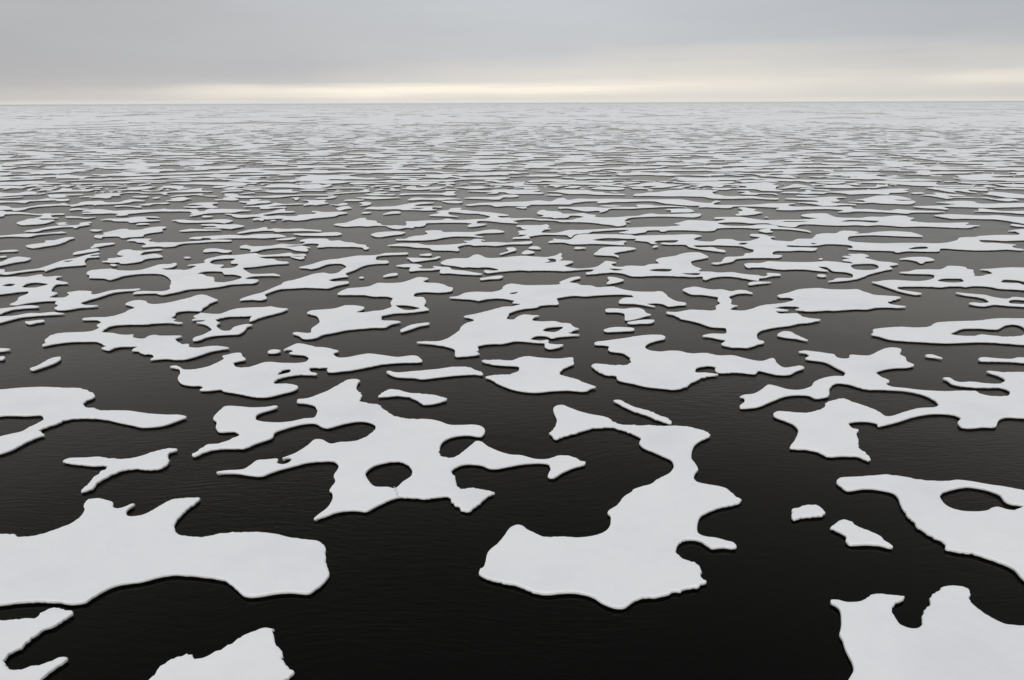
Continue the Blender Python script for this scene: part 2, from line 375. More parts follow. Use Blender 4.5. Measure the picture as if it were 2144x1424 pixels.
# ------------------------------------------------------------------ ice floes: outlines in metres on the water plane
# outer ring first, then the melt pools, x right and y away from the ship
FLOES = [
('big snowy floe at the left edge with two horns and a fin behind',
 '-23.92,30.64 -22.22,30.71 -21.68,30.73 -21.25,30.49 -20.65,30.57 -20.13,31.04 -19.64,31.61 -19.54,32.16 -19.63,32.74 -20.01,33.51 -19.98,33.85 -19.60,33.98 -19.07,33.79 -18.69,33.57 -18.46,33.11 -18.18,32.98 -17.93,33.17 -17.74,33.43 -17.59,33.40 -17.68,33.03 -17.65,32.66 -17.40,32.29 -17.10,32.25 -16.77,32.39 -16.52,32.81 -16.33,33.29 -16.09,33.78 -15.65,33.94 -14.93,34.03 -14.79,33.93 -14.87,33.43 -14.99,32.79 -15.06,32.12 -15.00,31.56 -14.68,30.92 -14.35,30.60 -14.02,30.50 -13.22,30.43 -12.67,30.68 -12.08,30.81 -11.09,30.82 -10.23,30.66 -9.57,30.38 -8.96,30.23 -8.23,30.04 -7.97,29.71 -7.77,29.15 -7.56,28.39 -7.35,27.85 -7.27,27.50 -7.32,27.09 -7.51,26.69 -7.74,26.34 -8.04,26.33 -8.47,26.39 -9.06,26.31 -9.58,26.16 -10.07,26.13 -10.38,26.36 -10.74,26.76 -11.12,27.12 -11.49,27.28 -12.30,27.47 -13.04,27.59 -13.62,27.58 -14.07,27.39 -14.44,27.17 -15.23,26.95 -15.54,26.72 -15.72,26.45 -15.89,26.08 -16.01,25.83 -16.21,25.73 -16.67,25.73 -17.07,25.82 -17.74,25.85 -18.56,25.80 -19.12,25.64 -20.50,25.46'),
('forked floe in the bottom left corner below the two-horned floe, with a narrow bay',
 '-19.89,24.58 -18.52,24.70 -18.14,24.71 -17.72,24.82 -17.29,24.80 -17.24,25.10 -17.13,25.38 -16.78,25.42 -16.47,25.29 -16.24,25.27 -16.13,25.18 -16.13,24.97 -16.28,24.64 -16.50,24.33 -16.71,24.03 -16.81,23.63 -16.94,23.14 -17.10,22.79 -16.88,22.36 -16.64,22.15 -16.30,22.10 -15.97,22.21 -15.50,22.49 -15.26,22.69 -15.05,22.72 -14.97,22.57 -15.04,22.36 -15.17,22.10 -15.29,21.68 -15.39,21.33 -17.29,20.63'),
('peaked floe cut by the bottom frame edge, with a ragged crumbling right side',
 '-11.93,21.19 -11.78,21.52 -11.73,21.86 -11.71,22.22 -11.58,22.45 -11.28,22.70 -11.03,22.87 -10.87,22.75 -10.67,22.60 -10.44,22.63 -10.12,22.88 -9.80,23.26 -9.51,23.66 -9.32,23.93 -9.12,24.06 -8.84,24.22 -8.46,24.13 -8.52,24.10 -8.35,23.76 -8.19,23.36 -8.00,23.11 -7.81,22.73 -7.55,22.30 -7.29,22.05 -7.18,21.92 -7.24,21.75 -7.37,21.60 -7.57,21.23 -9.06,20.82'),
('large S-shaped floe right of centre, broad at its near end with a winding neck',
 '2.11,41.53 2.28,41.95 2.51,42.73 2.61,43.57 2.50,44.66 2.51,45.38 2.72,45.78 3.10,45.89 3.48,45.48 4.08,44.81 4.84,44.26 5.52,43.94 5.84,43.31 6.17,42.80 6.92,42.65 8.68,42.53 9.37,42.53 9.97,42.42 10.51,42.10 10.95,41.67 11.06,41.11 10.85,40.90 10.28,40.36 9.90,39.83 9.58,39.02 9.36,38.05 9.43,37.56 9.42,36.83 9.25,36.56 9.00,35.92 9.04,35.48 9.49,35.19 9.97,35.00 10.32,34.72 10.44,34.30 10.56,33.83 10.76,33.60 10.56,33.35 10.06,33.10 9.51,32.89 8.93,32.51 8.47,32.09 8.21,31.53 8.02,30.72 8.07,30.47 8.37,30.30 8.75,30.19 9.09,29.97 9.34,29.82 9.39,29.51 9.23,29.40 8.80,29.47 8.29,29.42 8.17,29.63 7.96,29.98 7.65,30.12 7.22,29.98 6.95,29.64 6.75,29.09 6.81,28.83 7.17,28.43 7.47,28.18 7.50,27.94 7.42,27.37 7.45,26.95 7.32,26.82 6.94,26.60 6.44,26.43 5.55,26.06 4.87,25.95 4.54,25.76 4.11,25.36 3.84,25.33 3.55,25.46 3.26,25.71 3.06,25.98 2.77,26.17 2.33,26.30 1.76,26.28 1.35,26.20 1.00,26.25 0.69,26.42 0.29,26.71 -0.23,26.94 -0.86,27.19 -1.24,27.47 -1.35,27.66 -1.33,27.87 -1.18,28.07 -1.11,28.49 -1.07,28.99 -0.94,29.35 -0.61,29.88 -0.39,30.42 -0.13,31.10 0.16,31.36 0.40,31.32 0.63,30.98 0.97,30.63 1.36,30.35 2.11,30.35 2.85,30.28 3.26,30.34 3.87,30.65 4.17,31.01 4.35,31.60 4.40,32.15 4.30,32.42 4.40,32.66 4.83,33.13 5.24,33.93 5.78,34.56 5.75,34.59 6.19,34.94 6.76,35.24 7.17,35.75 7.91,36.49 8.25,37.21 8.27,37.98 7.94,38.47 7.48,39.07 7.06,39.59 6.94,40.16 7.12,40.75 6.88,41.31 6.29,41.98 5.65,42.38 4.88,42.35 3.99,41.91 3.11,41.25 2.41,40.76 2.27,41.07'),
('straight splinter of ice lying against the far edge of the S-shaped floe',
 '6.33,46.63 6.75,46.69 7.09,46.12 7.43,45.56 8.22,44.88 8.87,44.01 9.19,43.59 9.27,43.12 9.18,42.91 8.94,43.05 8.55,43.52 7.82,44.41 7.06,45.25 6.63,46.07'),
('floe at the right frame edge with an arched arm closing round a dark pool',
 '15.83,35.33 15.95,35.60 16.26,35.85 16.95,35.94 17.87,36.05 18.59,36.16 19.08,36.07 19.72,35.74 20.58,35.47 21.22,35.43 21.82,35.57 22.35,35.45 23.01,35.12 23.80,34.80 24.46,34.45 25.70,33.76 20.59,25.99 20.34,26.38 19.89,27.01 19.94,27.75 19.82,28.09 19.48,28.43 19.16,28.73 18.71,29.01 18.02,29.28 18.19,29.67 18.05,30.10 17.83,30.71 17.76,31.40 17.83,32.67 18.00,33.30 18.15,33.96 18.08,34.30 17.63,34.58 16.98,34.72 16.03,34.52 15.91,34.95|19.99,33.20 20.10,32.72 20.46,32.46 21.29,32.43 21.65,32.53 21.88,32.71 22.26,32.84 22.50,32.61 22.77,32.51 23.52,32.95 23.10,33.07 22.92,33.39 23.05,33.99 22.83,34.44 22.43,34.74 21.91,34.86 21.19,34.62 20.50,34.28 20.15,33.87'),
('small rounded block of ice floating between the S-shaped floe and the right edge',
 '12.69,32.40 12.80,32.62 13.23,32.90 13.65,33.02 14.06,32.97 14.19,32.74 14.12,32.29 13.94,32.12 13.54,32.02 12.91,31.94 12.55,31.77 12.51,31.92'),
('small fin-shaped slab with a thick side just right of the rounded ice block',
 '13.87,31.01 14.16,31.31 14.47,31.57 14.78,31.68 15.05,31.53 15.07,31.16 15.33,30.87 15.56,30.61 15.75,30.25 15.81,29.85 15.92,29.47 15.79,29.38 15.41,29.58 14.88,29.66 14.15,29.67 14.12,29.94 14.30,30.31 14.19,30.62 14.00,30.88'),
('large floe in the bottom right corner with a deep cove between two rounded knobs',
 '11.88,25.75 12.10,25.75 12.49,25.62 12.96,25.66 13.32,25.91 13.76,26.12 14.10,26.08 14.48,26.02 14.74,25.94 14.60,25.78 14.21,25.53 13.87,25.13 13.79,24.69 13.82,24.24 14.05,24.07 14.31,24.09 14.57,24.30 14.75,24.69 15.04,25.08 15.42,25.48 15.68,25.90 16.03,26.20 16.52,26.54 16.88,26.64 17.25,26.57 17.41,26.32 17.12,25.92 17.03,25.55 17.10,25.02 17.34,24.51 17.55,24.29 17.86,24.19 18.10,24.15 19.76,24.04 16.98,19.89 9.66,19.92 10.74,21.40 11.15,21.93 11.26,22.33 11.28,22.77 11.32,23.08 11.39,23.43 11.41,23.74 11.60,24.11 11.85,24.71 11.98,25.16 11.91,25.44 11.81,25.59'),
('hook-shaped floe at the left edge with a long pointed tongue reaching right',
 '-36.01,48.87 -33.48,49.02 -32.36,49.35 -30.86,49.51 -29.43,49.31 -28.34,49.25 -27.57,48.78 -26.69,47.90 -26.62,47.56 -26.77,47.01 -26.70,46.41 -26.23,45.83 -25.66,45.67 -25.16,45.33 -24.06,45.25 -23.30,45.20 -21.96,44.75 -20.66,44.52 -20.01,44.51 -19.39,44.19 -19.64,43.74 -20.02,43.13 -20.44,42.83 -21.38,42.68 -22.08,43.00 -22.94,43.36 -23.96,43.84 -25.03,44.06 -26.06,44.05 -26.40,43.80 -26.70,43.05 -27.04,42.26 -26.40,41.54 -26.49,41.43 -26.84,40.61 -26.98,39.72 -27.38,39.07 -28.75,37.89 -29.67,39.32 -28.76,41.34 -28.06,41.94 -27.86,42.79 -27.71,43.47 -27.75,43.95 -28.26,44.56 -29.11,44.50 -30.37,44.58 -30.71,44.47 -32.92,44.18'),
('three-pronged small floe alone in dark water above the two-horned floe',
 '-23.50,38.09 -23.36,38.42 -22.50,38.53 -21.76,38.60 -20.93,38.36 -19.97,38.42 -19.44,38.97 -18.99,39.43 -18.50,39.65 -18.08,39.54 -18.16,39.34 -18.37,39.03 -17.99,38.25 -17.86,37.72 -18.06,37.20 -18.63,37.10 -19.38,37.23 -19.82,37.00 -20.23,36.43 -20.46,35.55 -20.37,34.98 -20.77,34.69 -20.83,35.00 -20.80,35.47 -20.93,35.98 -20.86,36.65 -20.85,37.51 -21.69,37.60 -22.54,37.76 -23.19,37.95'),
('small tilted oval of ice alone on the dark water near the left edge',
 '-34.05,53.36 -33.89,53.88 -33.88,55.06 -33.80,55.79 -33.34,56.02 -33.10,55.70 -32.96,54.77 -33.23,53.86 -33.70,53.03'),
('pointed ice tip at the left frame edge, upper of two above the tilted oval',
 '-39.68,58.10 -39.17,58.27 -38.19,58.01 -38.41,57.67 -38.72,57.50 -39.26,57.39'),
('blunt ice tip at the left frame edge, lower of two beside the tilted oval',
 '-38.41,56.07 -37.87,56.16 -37.55,56.19 -37.30,55.82 -37.28,55.48 -37.46,55.45 -37.99,55.36'),
('wide irregular floe left of centre with a slit pool and a long blunt right arm',
 '-24.28,53.67 -23.96,53.89 -23.57,53.62 -23.05,53.04 -22.22,53.09 -21.59,53.68 -21.24,54.59 -21.09,55.54 -21.43,56.11 -21.17,56.35 -20.81,56.78 -20.25,56.80 -19.84,55.94 -19.41,55.33 -20.05,54.47 -19.49,53.51 -18.71,53.44 -18.35,53.79 -17.73,54.61 -16.31,54.38 -14.92,54.61 -14.88,55.50 -15.34,56.25 -16.20,56.52 -16.67,56.79 -16.45,57.19 -16.89,57.80 -17.29,57.60 -17.02,58.51 -16.69,59.22 -16.02,59.03 -15.02,58.31 -14.26,58.13 -13.55,57.67 -13.04,57.18 -13.30,56.58 -12.83,55.69 -12.13,55.65 -11.52,56.07 -10.71,56.55 -9.66,56.21 -8.40,55.70 -7.45,56.02 -6.94,55.85 -6.47,54.74 -6.70,54.55 -7.95,54.48 -9.34,54.09 -10.44,53.30 -11.56,52.72 -12.69,52.35 -12.89,52.61 -12.98,53.29 -13.78,53.39 -14.24,53.34 -14.09,52.58 -13.40,51.99 -13.56,51.87 -14.54,51.90 -15.60,51.39 -15.95,50.67 -15.86,50.08 -14.92,49.94 -14.21,49.59 -14.06,49.31 -14.11,48.82 -14.73,48.21 -15.57,47.56 -16.26,47.56 -17.46,48.11 -18.81,48.75 -19.03,49.00 -19.70,48.81 -20.37,48.85 -20.31,49.30 -20.65,49.71 -21.29,49.75 -22.13,50.21 -22.73,51.17 -23.01,52.28 -23.44,53.17|-15.68,52.04 -15.37,52.46 -15.57,53.00 -16.07,52.77 -16.11,51.78'),
('tiny flat chip of ice beside the nose of the slit-pool floe left of centre',
 '-18.35,57.05 -18.29,57.55 -17.82,57.67 -17.43,57.37 -17.52,56.95 -18.20,56.87'),
('long narrow bar of ice near the centre, blunt at both ends',
 '-8.74,52.43 -8.49,52.51 -8.07,52.20 -6.80,52.47 -5.07,52.95 -4.25,53.33 -3.02,53.25 -2.61,52.72 -2.03,52.13 -2.02,51.69 -2.58,51.82 -3.86,51.64 -4.93,51.29 -6.17,50.89 -6.56,51.11 -7.86,51.35 -8.28,51.69'),
('small arrow-shaped floe just below the long narrow bar near the centre',
 '-8.50,47.53 -8.40,48.11 -7.98,48.77 -7.44,48.69 -6.68,48.18 -6.14,48.00 -5.18,47.80 -4.37,47.31 -4.09,47.01 -4.24,46.72 -5.48,46.16 -5.92,46.79 -6.50,47.39 -7.31,47.71 -7.82,47.64'),
('very large branching foreground floe with a round melt hole and arms on all sides',
 '-13.47,46.59 -13.50,47.00 -13.00,47.20 -12.21,48.19 -11.61,49.46 -11.20,50.51 -10.83,50.89 -10.25,50.61 -10.26,49.78 -10.06,48.72 -9.64,47.72 -9.55,46.76 -9.13,46.41 -8.23,46.01 -7.79,45.26 -7.17,44.38 -6.29,43.74 -5.10,43.69 -4.28,43.35 -3.61,42.79 -3.03,42.75 -2.18,42.78 -1.70,42.47 -1.55,42.00 -1.59,41.48 -1.73,41.17 -2.49,41.34 -3.02,41.27 -3.59,40.85 -3.90,40.13 -3.82,38.58 -3.47,38.38 -3.11,38.37 -2.66,39.08 -2.27,39.91 -2.00,40.45 -1.70,40.39 -1.32,39.76 -0.80,39.20 -0.15,38.71 0.49,38.59 1.18,38.15 1.81,38.12 2.32,38.48 2.96,38.55 3.29,38.27 3.54,37.89 3.79,37.75 3.72,37.53 3.14,37.15 2.49,36.54 2.02,35.97 1.76,36.08 1.79,36.39 1.93,36.91 1.86,37.55 1.52,37.70 0.68,37.64 -0.22,37.30 -0.77,37.07 -1.18,37.11 -1.60,37.47 -2.23,37.62 -2.64,37.48 -2.96,37.12 -3.05,36.62 -2.85,36.05 -2.69,35.18 -2.48,34.82 -2.09,34.89 -1.76,34.82 -0.86,34.39 -1.16,34.11 -1.46,33.48 -1.75,33.04 -2.13,32.62 -2.56,33.10 -2.84,33.49 -3.00,34.00 -3.39,34.03 -3.94,33.90 -4.58,33.93 -5.36,34.04 -5.67,33.84 -6.21,33.26 -6.70,32.66 -6.99,32.73 -7.49,32.76 -8.06,32.58 -8.47,32.21 -8.92,31.96 -8.84,32.28 -8.53,33.07 -8.51,33.98 -8.67,34.54 -8.83,34.73 -8.74,35.66 -8.95,36.33 -8.93,37.38 -9.27,37.97 -9.98,38.02 -10.64,37.87 -11.29,37.43 -11.92,36.97 -12.24,36.66 -12.55,36.32 -13.26,36.44 -13.93,36.63 -14.98,36.72 -14.50,36.93 -13.72,37.06 -13.52,37.52 -13.35,38.08 -12.89,38.19 -12.28,38.25 -12.21,37.79 -11.88,37.60 -11.65,37.76 -11.56,38.21 -11.77,38.45 -12.09,38.35 -11.56,39.02 -11.16,40.03 -10.97,40.75 -10.52,40.74 -9.95,40.19 -9.48,40.41 -8.76,40.51 -8.20,41.09 -7.87,42.04 -7.91,42.71 -8.36,43.28 -8.94,43.47 -9.74,43.13 -10.68,42.46 -11.05,42.70 -11.46,43.14 -12.08,43.11 -12.87,42.56 -13.46,41.79 -13.39,41.13 -13.99,40.40 -14.57,39.66 -15.15,39.67 -15.86,39.62 -16.39,39.28 -16.83,38.65 -17.03,38.82 -16.90,39.32 -16.82,39.90 -16.63,40.16 -16.14,40.25 -15.62,40.88 -15.37,41.44 -15.77,41.96 -16.69,41.97 -17.09,42.58 -17.34,43.40 -17.73,43.92 -17.79,44.23 -17.79,45.14 -17.71,45.85 -17.15,45.92 -16.08,45.68 -15.19,45.72 -14.60,45.95 -14.41,45.85 -14.61,45.39 -15.06,44.96 -15.30,44.43 -15.11,43.72 -14.66,43.41 -13.75,43.25 -12.86,43.45 -12.40,43.80 -11.75,44.05 -11.92,45.42 -12.38,46.16 -12.90,46.40|-7.05,35.64 -6.70,35.11 -6.03,35.03 -5.69,34.89 -5.39,35.63 -5.07,36.22 -5.10,36.91 -5.45,37.62 -5.83,37.91 -6.39,37.91 -6.91,37.63 -7.30,37.08 -7.39,36.48'),
('hourglass-shaped floe at the centre between the long bar and the bay-notched floe',
 '-2.17,54.77 -1.16,54.91 0.01,54.81 0.60,55.50 1.19,55.75 1.97,55.42 3.33,55.15 4.47,55.35 4.42,54.65 4.44,54.02 4.10,53.57 3.47,52.69 3.25,51.73 3.57,51.36 4.34,50.61 4.98,49.72 5.51,49.11 5.17,48.89 4.78,48.42 3.57,48.58 2.52,48.47 1.56,48.21 0.52,48.47 -0.26,49.06 -0.98,49.97 -1.54,50.91 -1.83,51.14 -1.28,51.56 -0.18,51.68 0.47,52.54 0.48,53.38 -0.66,53.78 -1.53,54.09'),
('broad floe right of centre with a blunt upper arm, small pool and fish-tail end',
 '5.66,53.49 5.79,53.90 6.27,53.90 7.00,53.64 8.15,53.69 8.51,54.24 8.56,55.53 8.25,56.51 7.36,57.03 7.25,57.44 7.42,58.24 6.98,58.60 6.40,58.75 6.36,59.04 6.57,59.38 7.22,59.61 7.97,59.97 8.94,60.38 9.86,60.87 10.63,61.20 11.36,61.29 12.04,61.10 12.18,60.59 12.02,60.17 11.38,59.75 10.54,58.91 10.14,57.98 10.26,57.23 11.09,56.78 11.83,57.01 12.61,56.86 13.28,56.25 14.31,56.41 15.15,55.80 16.23,55.79 16.92,55.08 17.54,54.53 17.99,54.43 18.88,55.12 19.05,54.89 18.90,54.11 19.05,52.96 19.67,53.10 20.31,53.34 20.52,52.98 20.28,52.69 19.66,52.22 19.07,51.57 18.13,51.53 17.62,51.96 17.09,52.33 16.73,51.74 15.52,52.04 14.47,51.93 14.08,52.22 14.29,53.15 14.10,53.45 13.40,53.31 12.94,52.93 12.65,52.10 13.43,51.87 14.11,51.55 13.27,51.16 12.27,50.36 11.40,49.18 10.60,48.68 9.76,48.90 8.85,49.21 7.98,49.87 7.09,50.63 7.08,51.37 6.48,51.60 6.00,52.23'),
('sprawling many-armed floe reaching in from the right edge and curling round a water inlet',
 '21.33,56.58 21.91,56.93 22.51,56.66 23.25,56.25 23.72,55.91 23.70,55.11 24.39,55.00 24.78,55.74 25.42,55.73 26.18,55.66 27.15,56.53 28.13,57.37 28.84,57.60 29.27,57.18 28.58,55.85 28.64,55.14 28.32,54.27 28.42,53.41 27.76,52.96 26.87,52.88 25.85,52.48 25.09,51.92 24.93,51.08 25.18,50.07 24.70,49.55 24.71,48.99 25.52,48.66 26.38,48.29 27.41,48.10 28.08,48.07 28.98,48.14 29.79,48.05 29.83,47.51 30.16,47.19 31.17,47.18 31.61,47.49 31.94,48.29 31.80,48.80 30.93,48.81 29.79,48.95 29.01,49.47 29.03,50.19 28.97,50.62 29.46,50.70 29.55,49.84 30.53,49.85 31.38,49.47 32.20,49.51 32.93,50.16 33.04,50.90 32.71,51.99 32.97,52.06 33.79,51.74 35.18,51.80 37.95,51.63 32.48,43.40 30.11,43.57 29.11,43.69 28.47,43.28 27.66,42.28 26.95,42.25 26.10,42.10 25.69,42.26 25.84,42.92 26.31,43.46 26.30,44.05 25.85,44.27 24.88,44.26 23.70,43.80 22.30,42.99 21.01,42.46 21.10,42.74 20.85,43.07 20.01,43.12 19.48,42.82 19.40,42.05 19.66,41.85 19.35,41.39 19.01,40.30 18.69,39.55 18.70,38.95 18.69,38.07 18.56,37.86 18.38,37.92 18.17,38.33 17.49,38.40 16.69,38.34 16.41,38.54 16.29,38.96 15.75,39.26 15.03,39.37 14.97,39.50 15.61,40.57 16.22,41.86 16.25,42.65 15.99,43.26 15.60,43.78 15.54,44.23 15.88,44.66 16.44,44.66 17.03,44.50 17.75,44.49 18.98,45.29 19.40,46.08 19.99,46.54 20.75,46.77 21.18,46.18 21.63,45.49 22.02,44.60 22.12,43.85 22.57,43.95 23.58,44.58 24.65,45.12 25.82,45.33 26.18,45.71 26.33,46.31 26.22,47.25 25.78,47.92 25.11,48.32 23.81,48.51 23.00,48.64 22.51,49.16 22.23,49.55 21.79,49.76 21.26,49.56 20.56,48.54 20.03,47.32 19.60,47.03 19.07,46.97 18.82,47.45 18.10,47.58 17.24,47.30 15.99,46.30 15.01,45.51 13.90,45.37 13.93,45.63 14.44,46.37 14.58,47.06 14.38,47.21 14.75,47.55 15.40,47.74 16.15,48.53 16.86,49.42 17.31,49.15 17.89,48.51 18.65,48.45 19.59,49.13 20.05,49.91 20.97,50.71 21.85,51.11 22.52,51.19 22.87,51.80 22.73,52.87 22.40,54.22 21.29,55.02 21.81,55.68 21.71,56.37'),
('small teardrop floe tapering right, below the T-topped floe on the right',
 '21.19,61.10 21.52,61.67 22.05,62.14 22.60,61.97 22.76,60.88 23.13,59.60 22.89,59.70 22.24,60.26 21.59,60.53'),
('tiny splinter of ice below the long floe with a narrow pool at the right edge',
 '30.31,55.68 30.81,55.85 31.21,54.92 30.74,55.13 30.25,55.43'),
('thin blunt-ended strip of ice at the right edge above the sprawling many-armed floe',
 '33.70,54.69 34.22,55.09 34.80,54.92 36.04,54.70 36.73,55.04 37.17,55.04 39.98,55.39 38.60,53.27 36.49,53.90 35.80,54.12 34.45,54.28 33.64,54.38'),
('long floe at the right edge split lengthways by a narrow dark pool',
 '28.76,61.25 29.07,61.61 29.49,62.58 29.93,62.83 31.92,63.33 33.47,63.11 34.51,63.42 35.64,64.54 37.21,64.95 39.65,65.26 41.50,65.89 43.85,65.86 47.48,65.90 42.29,58.08 39.20,58.30 38.03,58.67 36.69,59.04 35.08,58.95 33.44,58.80 32.04,59.10 30.63,59.41 29.58,59.86 29.12,60.73|36.59,60.58 37.46,60.99 38.14,60.67 39.01,60.36 40.79,60.91 41.98,62.79 42.19,63.60 41.94,64.11 41.10,63.83 39.77,62.70 38.27,62.96 37.11,62.86 36.28,62.34 35.12,61.17'),
("leaf-shaped floe at the left edge above the ladle-shaped floe's long handle",
 '-61.8,92.5 -60.6,93.2 -60.9,95.4 -60.6,96.6 -59.3,96.1 -58.3,95.5 -58.0,94.1 -58.6,93.3 -59.0,92.2 -59.3,91.0 -60.1,89.8'),
('ladle-shaped floe at the left edge with a long thin handle curving up to the right',
 '-58.2,88.0 -57.9,88.7 -57.3,88.6 -56.5,87.3 -55.6,87.4 -54.7,88.4 -53.9,89.0 -53.7,90.2 -53.7,92.6 -53.7,94.0 -52.9,95.6 -52.6,97.8 -51.7,99.0 -51.4,98.4 -52.0,97.4 -51.7,96.7 -50.7,97.0 -50.5,96.4 -51.5,95.6 -51.0,94.0 -50.1,92.3 -49.6,91.6 -50.9,90.7 -52.0,89.9 -52.4,87.9 -52.7,88.4 -53.4,88.3 -54.6,87.3 -55.6,86.0 -56.6,86.5 -57.5,86.8|-52.5,93.0 -52.5,94.4 -53.3,93.4'),
('ragged floe at the left edge pierced by two flat pools, with a thin right spike',
 '-56.8,84.6 -55.2,84.3 -54.0,84.7 -52.5,84.6 -52.0,85.5 -51.5,85.8 -50.8,84.8 -50.1,84.6 -49.4,85.0 -48.7,84.8 -49.0,84.3 -48.5,83.1 -47.6,82.4 -46.3,81.5 -46.4,81.2 -47.2,80.9 -46.8,79.5 -45.9,77.6 -45.2,77.1 -44.9,76.9 -44.8,76.2 -44.7,75.0 -43.8,74.8 -43.2,75.0 -43.5,76.3 -44.1,77.1 -43.8,77.3 -43.3,77.8 -42.4,77.7 -41.8,77.4 -41.2,76.2 -40.6,76.5 -40.3,77.5 -39.7,78.2 -38.5,78.4 -37.5,78.6 -37.4,78.2 -38.6,77.7 -39.4,77.1 -39.7,76.2 -39.9,75.1 -40.3,74.0 -40.4,72.6 -39.6,71.9 -38.3,71.7 -38.5,71.3 -39.6,71.0 -40.4,70.2 -41.3,70.2 -41.9,70.8 -42.1,71.8 -42.9,72.7 -43.2,73.6 -44.0,73.7 -44.9,73.3 -45.6,72.7 -46.1,72.0 -46.9,72.3 -46.9,72.9 -47.1,73.8 -47.7,75.1 -47.7,76.4 -48.2,77.6 -49.0,77.6 -49.8,76.9 -50.5,76.6 -51.5,76.2|-51.4,80.0 -51.6,81.1 -52.4,81.4 -52.5,80.3|-48.6,79.3 -48.2,80.0 -48.1,81.0 -49.2,81.7 -50.1,81.9 -50.5,81.2 -50.0,79.6'),
('tapering ice strip at the left edge, upper of two below the ragged two-pool floe',
 '-47.8,70.4 -46.7,70.6 -45.9,71.2 -45.3,71.7 -44.6,71.8 -43.6,71.4 -43.6,71.1 -44.5,70.9 -45.4,70.3 -45.6,69.6 -45.5,68.5 -46.2,67.8'),
('tapering ice strip at the left edge, lower of two below the ragged two-pool floe',
 '-46.0,67.4 -45.0,67.8 -44.0,68.0 -43.1,68.9 -42.1,68.9 -41.1,69.3 -40.5,69.0 -39.9,68.8 -40.3,68.6 -41.8,68.2 -43.0,67.6 -43.4,66.8 -43.8,65.8 -44.5,65.1'),
('small flat chip of ice below the paired strips at the left edge',
 '-41.8,66.0 -41.6,66.1 -41.1,66.4 -40.5,66.6 -40.2,66.2 -40.6,65.8 -41.0,65.3'),
('large lightning-shaped floe on the left with an upper lobe and a long lower body',
 '-37.39,66.99 -36.78,67.36 -35.43,67.50 -34.94,68.11 -34.65,69.20 -34.71,69.85 -34.55,70.84 -35.43,71.74 -36.04,72.16 -36.14,72.66 -35.95,73.45 -35.39,73.73 -34.54,73.25 -34.10,72.54 -33.33,72.11 -32.24,72.68 -31.61,73.63 -30.96,74.82 -30.75,75.57 -30.28,75.94 -29.86,75.74 -28.60,74.42 -27.93,73.68 -28.02,73.25 -28.22,72.39 -28.16,71.53 -28.20,70.53 -28.01,69.65 -28.31,69.62 -29.12,69.73 -29.70,69.57 -30.01,68.94 -29.74,68.16 -29.68,67.09 -29.09,66.67 -29.12,66.25 -28.75,65.83 -28.03,65.53 -28.32,65.33 -29.18,65.61 -30.27,65.48 -31.26,65.12 -32.56,65.14 -33.43,64.90 -33.79,64.40 -33.76,63.71 -33.57,62.68 -33.07,62.49 -32.23,62.27 -31.79,61.95 -31.00,61.81 -30.64,61.95 -30.30,61.21 -29.74,60.77 -29.24,60.76 -29.23,61.39 -28.89,61.78 -28.30,61.56 -26.85,61.54 -26.48,61.44 -26.70,60.61 -25.88,59.48 -25.46,59.11 -25.08,59.21 -24.85,58.61 -24.71,58.38 -23.97,58.22 -23.10,58.66 -22.23,58.53 -21.56,58.12 -21.89,57.93 -22.64,57.36 -23.24,56.26 -23.81,55.51 -24.54,55.37 -25.29,55.60 -25.82,55.50 -26.42,55.38 -26.41,55.91 -26.83,56.63 -27.60,56.86 -28.36,57.51 -28.80,57.53 -28.81,58.59 -29.66,58.71 -30.16,58.60 -30.41,58.26 -30.58,57.75 -31.32,58.22 -31.24,58.71 -31.96,59.46 -32.59,60.02 -33.61,60.09 -34.75,59.98 -35.62,59.50 -36.26,58.92 -36.39,59.09 -36.42,59.71 -36.82,60.13 -37.06,60.86 -37.20,61.89 -36.93,62.33 -35.64,62.66 -34.75,62.78 -34.43,63.31 -34.44,64.00 -35.05,64.84 -35.11,65.71 -35.85,66.57 -36.58,66.64 -37.14,66.68'),
('claw-shaped floe touching the upper lobe of the lightning-shaped floe, open to the right',
 '-27.34,68.68 -26.62,68.45 -25.90,68.44 -25.62,69.23 -25.14,70.20 -24.13,70.61 -22.72,70.82 -22.04,71.05 -21.52,70.64 -20.70,70.32 -20.30,70.18 -20.67,69.03 -21.54,67.88 -22.05,66.98 -22.18,66.38 -22.52,66.02 -22.70,66.58 -22.86,67.69 -23.61,67.70 -24.76,67.62 -25.34,67.02 -25.60,66.43 -25.05,65.67 -24.88,65.54 -24.85,64.55 -24.36,63.72 -23.77,62.98 -23.21,62.97 -23.22,63.98 -22.95,64.53 -22.41,64.95 -21.85,64.74 -22.11,64.20 -21.99,63.14 -22.07,62.13 -22.97,61.89 -23.95,61.59 -24.41,61.09 -24.70,60.34 -25.10,60.17 -25.33,60.58 -25.33,61.09 -25.02,61.60 -24.84,62.38 -24.80,63.32 -25.52,64.51 -26.21,65.18 -26.96,65.65 -26.58,65.77 -26.38,66.44 -27.23,66.46 -27.63,66.40 -27.49,67.16 -27.96,67.59 -27.80,68.41 -27.78,68.82'),
('large branching floe on the upper left with a hooked nose and two enclosed dark pools',
